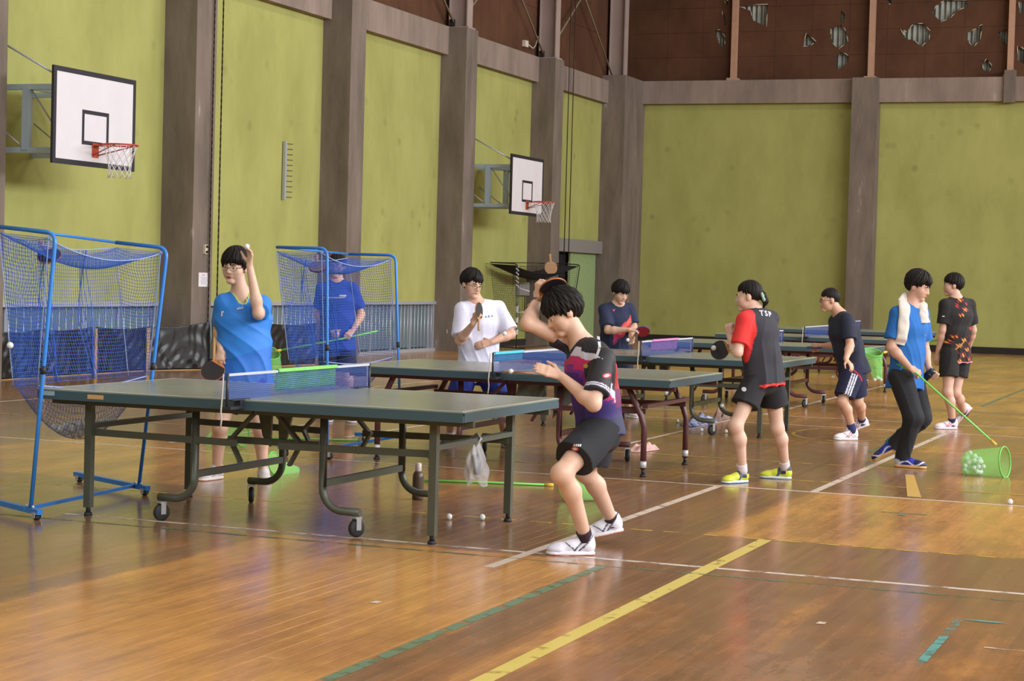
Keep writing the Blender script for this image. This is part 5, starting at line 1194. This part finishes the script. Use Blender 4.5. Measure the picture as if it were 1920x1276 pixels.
# ------------------------------------------------------------------ prints on the clothes
M_wp = mat('white_print', 'dcdce8', 0.7); M_yp = mat('yellow_print', 'd8c060', 0.7); M_bp = mat('blue_print', '5a6ac0', 0.7); M_pp = mat('pink_print_logo', 'e05a90', 0.7); M_rp = mat('red_print', 'c83a48', 0.7)
def dec(key, what, px, py, polys, m, name, nv=None, up=(0, 1, 0)):
    L = PLOC[key]; o = L[what]; nv = cdir(*(nv or (0, 0, 1))); c = at(px, py, PEOPLE[key]['d']); u = cdir(*up)
    return decal(o, c, nv, u, polys, m, name)
def rect(x0, y0, x1, y1, sk=0.0): return [(x0+sk*y0, y0), (x1+sk*y0, y0), (x1+sk*y1, y1), (x0+sk*y1, y1)]
dec('girl', 'shirt', 1433, 591, text_polys('TSP', 0.060, 0.0012), M_wp, 'lettering', (0.1, 0.25, 1), (-0.10, 1, 0))
dec('girl', 'bottom', 1389, 728, [[(0.017*math.cos(a), 0.017*math.sin(a)) for a in np.linspace(0, 2*PI, 12, endpoint=False)]], M_wp, 'round_logo')
dec('server', 'shirt', 454, 578, [rect(-0.022+0.011*i, -0.006, -0.015+0.011*i, 0.006+0.003*(i % 2), 0.3) for i in range(4)], M_wp, 'chest_logo', up=(-0.15, 1, 0))
dec('server', 'shirt', 420, 588, [rect(-0.006, -0.018, 0.004, 0.018), rect(-0.006, 0.008, 0.012, 0.018)], M_wp, 'sleeve_logo')
dec('netman', 'shirt', 631, 558, [rect(-0.12, -0.004, 0.10, 0.002)], M_yp, 'chest_line'); dec('netman', 'shirt', 645, 555, [rect(-0.035+0.014*i, -0.005, -0.026+0.014*i, 0.012, 0.4) for i in range(5)], M_wp, 'chest_lettering')
dec('white', 'shirt', 917, 593, [[(-0.035, -0.008), (-0.018, -0.008), (-0.026, 0.010)], rect(-0.008, -0.007, 0.008, -0.002), rect(-0.008, 0.001, 0.008, 0.006), rect(-0.003, -0.009, 0.002, 0.009), [(0.018, -0.006), (0.036, -0.006), (0.028, 0.012)]], M_bp, 'chest_marks', up=(-0.1, 1, 0))
dec('smash', 'shirt', 1133, 702, [[(0.026*math.cos(a), 0.014*math.sin(a)) for a in np.linspace(0, 2*PI, 14, endpoint=False)]], M_rp, 'sleeve_badge', up=(-0.15, 1, 0))
q_ = dec('smash', 'shirt', 1133, 702, [[(0.016*math.cos(a), 0.007*math.sin(a)) for a in np.linspace(0, 2*PI, 14, endpoint=False)]], M_wp, 'sleeve_badge_centre', up=(-0.15, 1, 0))
for v in q_.data.vertices: v.co += Vector(cdir(0, 0, 1)*0.003)
dec('smash', 'shirt', 1118, 650, [[(0.004, 0.060), (0.020, 0.056), (0.018, 0.0), (-0.004, -0.056), (-0.018, -0.056), (0.004, 0.0)]], M_wp, 'shoulder_stripe')
dec('smash', 'shirt', 1096, 685, [[(0.014*math.cos(a), 0.014*math.sin(a)) for a in np.linspace(0, 2*PI, 5, endpoint=False)]], mat('gold_print', 'b8963c', 0.6), 'chest_emblem')
dec('smash', 'bottom', 1075, 836, [[(0.020*math.cos(a), 0.014*math.sin(a)) for a in np.linspace(0, 2*PI, 14, endpoint=False)]], M_rp, 'leg_badge'); q_ = dec('smash', 'bottom', 1075, 836, [[(0.012*math.cos(a), 0.008*math.sin(a)) for a in np.linspace(0, 2*PI, 14, endpoint=False)]], M_wp, 'leg_badge_centre')
for v in q_.data.vertices: v.co += Vector(cdir(0, 0, 1)*0.003)
dec('smash', 'bottom', 1079, 829, [rect(-0.02+0.011*i, -0.006, -0.012+0.011*i, 0.006, 0.3) for i in range(4)], M_wp, 'leg_lettering')
dec('red', 'shirt', 1150, 582, [[(-0.02, 0.01), (-0.004, 0.0), (0.0, -0.018), (0.006, 0.0), (0.02, 0.018), (0.0, 0.010)]], M_pp, 'chest_logo')
dec('bend', 'bottom', 1562, 705, [[(-0.018, -0.014), (-0.008, -0.014), (-0.002, 0.006), (-0.006, 0.004)], [(-0.004, -0.014), (0.006, -0.014), (0.006, 0.010), (0.0, 0.004)], [(0.010, -0.014), (0.020, -0.014), (0.010, 0.014)]], M_wp, 'hip_logo')
dec('towel', 'shirt', 1728, 628, [rect(-0.03+0.014*i, -0.006, -0.02+0.014*i, 0.006) for i in range(5)], mat('faded_print', '5a8ac4', 0.8), 'chest_print', (0.5, 0, 0.85))
dec('back', 'shirt', 1764, 593, [rect(-0.012, -0.005, 0.012, 0.005)], M_wp, 'sleeve_mark')
# ------------------------------------------------------------------ things the players hold
d = PEOPLE
def pa(k, px, py, dd): return at(px, py, d[k]['d']+dd)
paddle(pa('server', 399, 695, -0.17), cdir(0.1, 0.55, 0.82), cdir(0.5, 0.8, -0.2), 'black paddle with an orange edge held low by the server in blue', edge=mat('paddle_edge_orange', 'c8744a', 0.5), s=1.1)
ball(pa('server', 463, 462, -0.27), 'white ball held up in the fingers of the server in blue')
paddle(pa('white', 898, 583, -0.40), cdir(0.93, 0.05, 0.35), cdir(-0.25, -1, 0.05), 'dark paddle seen edge-on in front of the white T-shirt', M_rblack, M_rblack)
ball(pa('white', 946, 625, -0.45), 'white ball flying in front of the arm of the player in white')
paddle(pa('smash', 1037, 541, 0.10), cdir(0.22, -0.70, 0.64), cdir(-0.75, -0.40, -0.45), 'black paddle with an orange edge raised over the crouching player', M_rblack, M_rblack, MATS['paddle_edge_orange'], s=1.05)
paddle(pa('red', 1205, 621, -0.28), cdir(0.05, -0.68, 0.72), cdir(-1, 0.16, 0.0), 'red paddle held flat by the player in navy with red print', M_rred, M_rblack, M_rblue)
ball(pa('red', 1177, 637, -0.30), 'white ball in the low hand of the player in navy with red print')
paddle(pa('girl', 1350, 656, 0.26), cdir(-0.50, 0.15, 0.85), cdir(0.75, 0.35, 0.2), 'black paddle held in front of the girl in red and black', M_rblack, M_rred)
ball(pa('girl', 1338, 652, 0.2), 'white ball in front of the girl\'s black paddle')
paddle(pa('bend', 1527, 651, 0.26), cdir(0.0, 1.0, 0.10), cdir(1, 0.05, 0.0), 'dark paddle with a blue edge held forward by the bending player', M_rblack, M_rblack, M_rblue)
# watch of the crouching player
Lm = PLOC['smash']; W_ = Lm['J']['wR']; ax_ = nz(Lm['J']['wR']-Lm['J']['eR'])
q = empty('wristwatch', W_-ax_*0.02, 'grey wristwatch on the raised arm of the crouching player', 'watch')
MB().lathe(W_-ax_*0.03, [(0.030, -0.010), (0.0315, 0), (0.030, 0.010)], 20, ax_).build('strap', mat('watch_strap', '4a4a50', 0.5), q)
MB().obox(W_-ax_*0.03+cdir(-0.3, 0.1, 1)*0.032, (ax_, np.cross(ax_, cdir(-0.3, 0.1, 1)), cdir(-0.3, 0.1, 1)), (0.015, 0.015, 0.004)).build('watch_case', mat('watch_case', '8a8a90', 0.3, 0.6), q)
# green collecting nets
M_pole = mat('green_pole', '7ad060', 0.4); M_bag = mat('green_bag_mesh', '94e880', 0.8, alpha=0.40); M_gring = mat('green_ring', '6acc58', 0.5); M_yel = mat('yellow_ferrule', 'd8b848', 0.5)
def catcher(label, pole, ring_c, ring_n, ring_r, bag_end, bag_r, sag=(0, 0, 0), up=(0, 0, 1), group='green ball collecting nets', flat=1.0):
    pts = [np.array(p_, float) for p_ in pole]; rc = np.array(ring_c, float); n = nz(ring_n); be = np.array(bag_end, float)
    e = empty('ball_collecting_net', pts[0], label, 'net', group)
    MB().tube(pts, 0.0085, 8).build('pole', M_pole, e)
    MB().cyl(pts[-1], pts[-1]+nz(pts[-2]-pts[-1])*0.06, 0.013, 8).build('ferrule', M_yel, e)
    up = np.array(up, float); u = nz(up-n*(up@n)); w_ = np.cross(n, u)
    MB().tube([rc+ring_r*(math.cos(a)*u*flat+math.sin(a)*w_) for a in np.linspace(0, 2*PI, 28, endpoint=False)], 0.006, 6, closed=True).build('hoop', M_gring, e)
    def fn(a, v):
        c = rc*(1-v)+be*v+np.array(sag)*math.sin(PI*v); r = ring_r*(1-v)+bag_r*v; 
        if v > 0.9: r *= math.sqrt(max(0.0, 1-((v-0.9)/0.1)**2))+0.02
        an = 2*PI*a; r *= 1+0.10*math.sin(5*an+v*3)*v
        return c+r*(math.cos(an)*u*(flat*(1-v)+v)+math.sin(an)*w_)
    MB().grid(fn, 32, 20).build('mesh_bag', M_bag, e)
    return e
Lt = PLOC['towel']
h8 = pa('towel', 1719, 700, -0.26); e8 = on(1868, 833, 2, 0.30); 
dp = depth(on(1850, 893, 2, 0.0))
rc8 = at(1884, 866, dp); be8 = at(1806, 870, dp+0.1)
catcher('green net on a long pole dragged along the floor with balls inside', [at(1682, 682, d['towel']['d']-0.12), h8, at(1868, 834, dp)], rc8, cdir(0.82, 0.05, 0.57), 0.125, be8, 0.10)
rng = random.Random(5); pl = []
while len(pl) < 26:
    P = at(1830+rng.gauss(0, 9), 874+rng.gauss(0, 8), dp+0.08+rng.gauss(0, 0.02)); P[2] = max(P[2], 0.026)
    if np.linalg.norm((P-be8)@np.array([CM[0], CM[1]]).T) > 0.16 or P[2] > 0.2: continue
    if all(np.linalg.norm(P-q_) > 0.036 for q_ in pl): pl.append(P); ball(P, 'white ball lying inside the green net dragged on the floor', 'balls in the dragged green net')
d9 = 19.9
catcher('green net with balls hanging between the bending player and the towel man', [at(1790, 628, d9+0.9), at(1757, 637, d9+0.6), at(1655, 661, d9)], at(1636, 660, d9), cdir(0.1, 0.92, 0.38), 0.105, at(1646, 711, d9+0.02), 0.045, (0.0, 0.0, 0.0), (0.3, 1, 0))
for i in range(5):
    ball(at(1640+4.5*i % 12+i, 711-3*(i % 2), d9+0.012*i), 'white ball at the bottom of the hanging green net', 'balls in the hanging green net')
d2 = d['netman']['d']-0.14
catcher('green net on a pole held by the person behind the far blue cage', [at(708, 620, d2), at(641, 635, d2-0.03), at(516, 658, d2-0.1)], at(505, 661, d2-0.1), cdir(0.3, 0.8, 0.5), 0.11, at(520, 712, d2), 0.06, (0, 0, 0), (1, 0, 0))
g0 = on(700, 826, 2, 0.01); g1 = on(480, 821, 2, 0.01); g2 = on(455, 815, 2, 0.11); g3 = on(432, 826, 2, 0.05)
catcher('green net lying on the floor behind the legs of the server', [g0, (g0+g1)/2+np.array([0, 0, 0.002]), g1], g2, cdir(0.9, 0.0, 0.4), 0.10, g3+cdir(-1, 0, 0)*0.2, 0.06)
g0 = on(795, 900, 2, 0.01); g1 = on(1038, 909, 2, 0.01); g2 = on(1058, 912, 2, 0.10)
catcher('green net lying on the floor behind the crouching player, pole towards the near table', [g0, (g0+g1)/2+np.array([0, 0.02, 0.0]), g1], g2, cdir(0.9, 0.1, -0.4), 0.09, g2+cdir(0.9, -0.05, -0.3)*0.28-np.array([0, 0, 0.04]), 0.05)
g1 = on(470, 872, 2, 0.01); g0 = on(445, 862, 2, 0.01); g2 = on(515, 868, 2, 0.09); g3 = on(562, 880, 2, 0.02)
catcher('green net with a limp bag on the floor beside the right shoe of the server', [g0, (g0+g1)/2, g1], g2, cdir(0.9, 0.2, 0.4), 0.085, g3, 0.018, (0, 0, -0.02))
# towel round the neck
L8 = PLOC['towel']; J8 = L8['J']
tw = empty('neck_towel', (J8['nk'][0], J8['nk'][1], J8['nk'][2]), 'white towel hanging round the neck of the person in blue', 'towel')
b8 = bvh_of(L8['shirt'])
def strip(path, width, name):
    # path: pixel points with depth offsets, laid over the shirt
    P = [at(px, py, d['towel']['d']+dd) for px, py, dd in path]; n = 30; q = MB(); F8 = L8['Ft']
    def cr(t):
        x = t*(len(P)-1); i = min(int(x), len(P)-2); f = x-i; p0, p1, p2, p3 = P[max(i-1, 0)], P[i], P[i+1], P[min(i+2, len(P)-1)]
        return 0.5*((2*p1)+(-p0+p2)*f+(2*p0-5*p1+4*p2-p3)*f*f+(-p0+3*p1-3*p2+p3)*f**3)
    vs = []; prof = [(-1, 0), (-0.9, 0.55), (-0.4, 0.9), (0.1, 1), (0.6, 0.85), (0.95, 0.5), (1, 0), (0.6, -0.5), (0, -0.6), (-0.6, -0.5)]
    for k in range(n+1):
        t = k/n; c = cr(t); tg = nz(cr(min(1, t+0.01))-cr(max(0, t-0.01))); out = cdir(0.1, 0.05, 1); out = nz(out-tg*(out@tg)); wd_ = np.cross(tg, out)
        hit = b8.ray_cast(Vector(c+out*0.3), Vector(-out), 0.6)
        if hit[0] is not None and t > 0.12:
            hp3 = np.array(hit[0])+out*0.022; c = hp3
        for a, b in prof: vs.append(c+wd_*a*width*(0.5+0.03*math.sin(k*0.7))+out*(b*0.018+0.003*math.sin(k*0.9+a*3)))
    m_ = len(prof); fs = [(k*m_+i, k*m_+(i+1) % m_, (k+1)*m_+(i+1) % m_, (k+1)*m_+i) for k in range(n) for i in range(m_)]+[tuple(reversed(range(m_))), tuple(range(n*m_, (n+1)*m_))]
    q.add(vs, fs, True); return q.build(name, mat('towel_white', 'd6cfc8', 0.95, noise=0.04, nscale=60, bump=0.15), tw)
strip([(1702, 556, 0.06), (1693, 566, -0.06), (1697, 590, -0.2), (1694, 620, -0.2), (1689, 646, -0.2)], 0.095, 'towel_end')
strip([(1712, 562, 0.12), (1725, 566, 0.08), (1729, 580, 0.0), (1730, 594, -0.02), (1731, 605, -0.02)], 0.085, 'towel_end')
MB().tube([J8['nk']+L8['spine']*0.035+nz(-L8['Ft'])*0.075*math.cos(a)+L8['lat']*0.082*math.sin(a)+L8['spine']*(-0.02*(1-math.cos(a))) for a in np.linspace(-1.9, 1.9, 20)], [0.02]*20, 10).build('towel_loop', MATS['towel_white'], tw)
# thermos bottle
c0, c1 = pa('towel', 1727, 715, 0.10), pa('towel', 1752, 692, 0.02); ax_ = nz(c1-c0)
bt = empty('thermos_bottle', c0, 'black thermos bottle held by the person with the towel', 'bottle')
MB().lathe(c0-ax_*0.05, [(0.001, 0), (0.030, 0.002), (0.033, 0.01), (0.033, 0.15), (0.029, 0.165), (0.001, 0.166)], 20, ax_).build('bottle_body', mat('bottle_black', '1c1c22', 0.3, 0.3), bt)
MB().lathe(c0-ax_*0.05, [(0.026, 0.166), (0.028, 0.170), (0.028, 0.200), (0.022, 0.206), (0.001, 0.207)], 20, ax_).build('bottle_cap', mat('cap_grey', '3a3c48', 0.25, 0.3), bt)
# ------------------------------------------------------------------ loose things
P = hm1(0.42, 0.45); paddle(at(92, 479, depth((-6.75, 9.95, 1.5))), cdir(0.0, 0.78, 0.62), cdir(-0.15, 0.8, 0.3), 'black paddle lying in the top net of the near blue cage', M_rblack, M_rblack, MATS['paddle_edge_orange'])
paddle(at(595, 500, depth((-7.1, 14.0, 1.5))), cdir(0.0, 0.80, 0.6), cdir(-0.1, 0.8, -0.4), 'dark red paddle lying in the top net of the far blue cage', M_rpur, M_rpur, M_rpur)
paddle(at(1033, 502, depth((-14.4, 39.3, 1.7))), cdir(0.1, 0.25, 0.95), cdir(-0.05, 1, 0.0), 'tan wooden paddle sticking up from the black net cage', M_rwood, M_rwood, s=1.9)
ball(at(19, 647, 11.1), 'white ball flying inside the near blue cage')
fball(842, 968, 'white ball on the floor under the near table, left of the two'); fball(904, 969, 'white ball on the floor under the near table, right of the two'); fball(1894, 940, 'white ball alone on the floor at the right edge')
fball(1270, 789, 'white ball beside the blue bundle on the floor'); fball(1315, 805, 'white ball on the floor left of the caster under the third table'); fball(1361, 808, 'white ball on the floor right of the caster under the third table'); ball(at(1353, 760, 19.0), 'white ball bouncing under the third table')
ball(on(958, 696, 2, 0.78), 'white ball lying on the second table beside the net'); paddle(on(982, 698, 2, 0.775), (0, 0.05, 1), (-1, 0.2, 0), 'wooden paddle lying on the second table beside the net', M_rred, M_rblack)
# bottle under the near table
bp = on(783, 936, 2, 0)
bo = empty('drink_bottle', bp, 'brown drink bottle standing on the floor under the near table', 'bottle')
MB().lathe(bp, [(0.001, 0), (0.036, 0.002), (0.038, 0.01), (0.038, 0.15), (0.034, 0.175), (0.022, 0.19)], 20).build('bottle_body', mat('bottle_brown', '4a3a30', 0.35), bo)
MB().lathe(bp, [(0.020, 0.19), (0.021, 0.195), (0.021, 0.24), (0.012, 0.246), (0.001, 0.247)], 16).build('bottle_cap', mat('cap_pale', 'c0b4b4', 0.4), bo)
# plastic bag hanging from the near table
bc = np.array([-4.185, 10.42, 0.0])
pb = empty('plastic_bag', (-4.185, 10.3, 0.3), 'translucent white plastic bag tied under the end of the near table', 'bag')
def bagf(a, v):
    an = 2*PI*a; r = 0.030+0.105*math.sin(min(1, v*1.25)*PI/2)*(1-0.35*max(0, v-0.6)); fo = 1+0.16*math.sin(3*an+v*5)+0.10*math.sin(7*an-v*8)
    return (-4.185+0.35*r*math.cos(an)*fo, 10.22+r*math.sin(an)*fo+0.02*v, 0.53-0.24*v-0.03*math.sin(an*2+1)*v)
MB().grid(bagf, 36, 18).build('bag_skin', mat('bag_film', 'cfcfd6', 0.35, alpha=0.42), pb)
MB().tube([(-4.185, 10.19, 0.50), (-4.15, 10.20, 0.55), (-4.185, 10.22, 0.575), (-4.22, 10.22, 0.55), (-4.185, 10.25, 0.50)], 0.008, 6).build('bag_knot', mat('bag_film_knot', 'c4c4cc', 0.4), pb)
MB().lathe((-4.185, 10.24, 0.33), [(0.001, 0), (0.022, 0.005), (0.022, 0.12), (0.001, 0.125)], 12).build('bag_contents', mat('dark_contents', '2a2626', 0.5), pb)
# grey cloths hanging under the second table
def cloth(name, label, fn, m, nu=30, nv=16, cat='towel'):
    o = MB().grid(fn, nu, nv).build(name, m, label=label, cat=cat, origin=fn(0.5, 1.0)); o.modifiers.new('t', 'SOLIDIFY').thickness = 0.004; return o
M_gcl = mat('grey_green_cloth', '6f716a', 0.9, noise=0.15, nscale=12)
cloth('hanging_towel', 'grey towel hanging below the second table left of its middle leg', lambda u, v: (-5.36+0.24*u, 13.9+0.02*math.sin(u*9+v*4), 0.69-(0.20-0.08*abs(u-0.4)*2)*v-0.02*math.sin(u*PI)), M_gcl)
cloth('hanging_towel', 'grey towel hanging below the second table right of its middle leg', lambda u, v: (-5.06+0.26*u, 13.92+0.02*math.sin(u*8+v*3), 0.69-(0.24*(1-u)+0.05)*v), M_gcl)
# bundles on the floor
def bundle(name, label, px, py, rx, ry, hgt, m, seed, cat='towel'):
    c = on(px, py, 2, 0.0); r_ = random.Random(seed); ph = [r_.random()*6 for _ in range(6)]
    def fn(u, v):
        x, y = (u-0.5)*2, (v-0.5)*2; rr = max(abs(x), abs(y)); R = math.hypot(x, y)+1e-6; x, y = x*rr/R, y*rr/R
        z = hgt*(1-rr**2.5)*(0.7+0.25*math.sin(x*7+ph[0])+0.25*math.sin(y*9+x*4+ph[1]))+0.004
        return (c[0]+rx*x*(1+0.12*math.sin(5*math.atan2(y, x)+ph[2])), c[1]+ry*y, z)
    return MB().grid(fn, 30, 30).build(name, m, label=label, cat=cat, origin=(c[0], c[1], 0))
bundle('crumpled_towel', 'pale pink towel crumpled on the floor beneath the second table', 1207, 843, 0.11, 0.30, 0.06, mat('pink_towel', 'd0a8a4', 0.9), 2)
bundle('crumpled_towel', 'blue and white towel crumpled on the floor under the third table', 1312, 794, 0.15, 0.5, 0.10, stained('blue_white_towel', '2a3c84', 'b8bcd0', (1, 1, 1), 14.0, 0.9, lo=0.42, hi=0.56), 4)
bundle('shoe_bag', 'brown drawstring bag lying on the floor behind the caster of the third table', 1352, 786, 0.07, 0.3, 0.15, stained('brown_bag', '6a4c44', 'a08a84', (1, 1, 1), 10.0, 0.8), 8, 'bag')
# blue cleaning cloth is left out of reach: scuffs on the floor
for px, py in ((705, 1129), (1540, 1168)):
    P = on(px, py, 2, 0.0); _lz[0] += 0.00006
    fq([(P[0]-0.02, P[1]-0.03), (P[0]+0.02, P[1]-0.025), (P[0]+0.018, P[1]+0.03), (P[0]-0.015, P[1]+0.028)], LW)
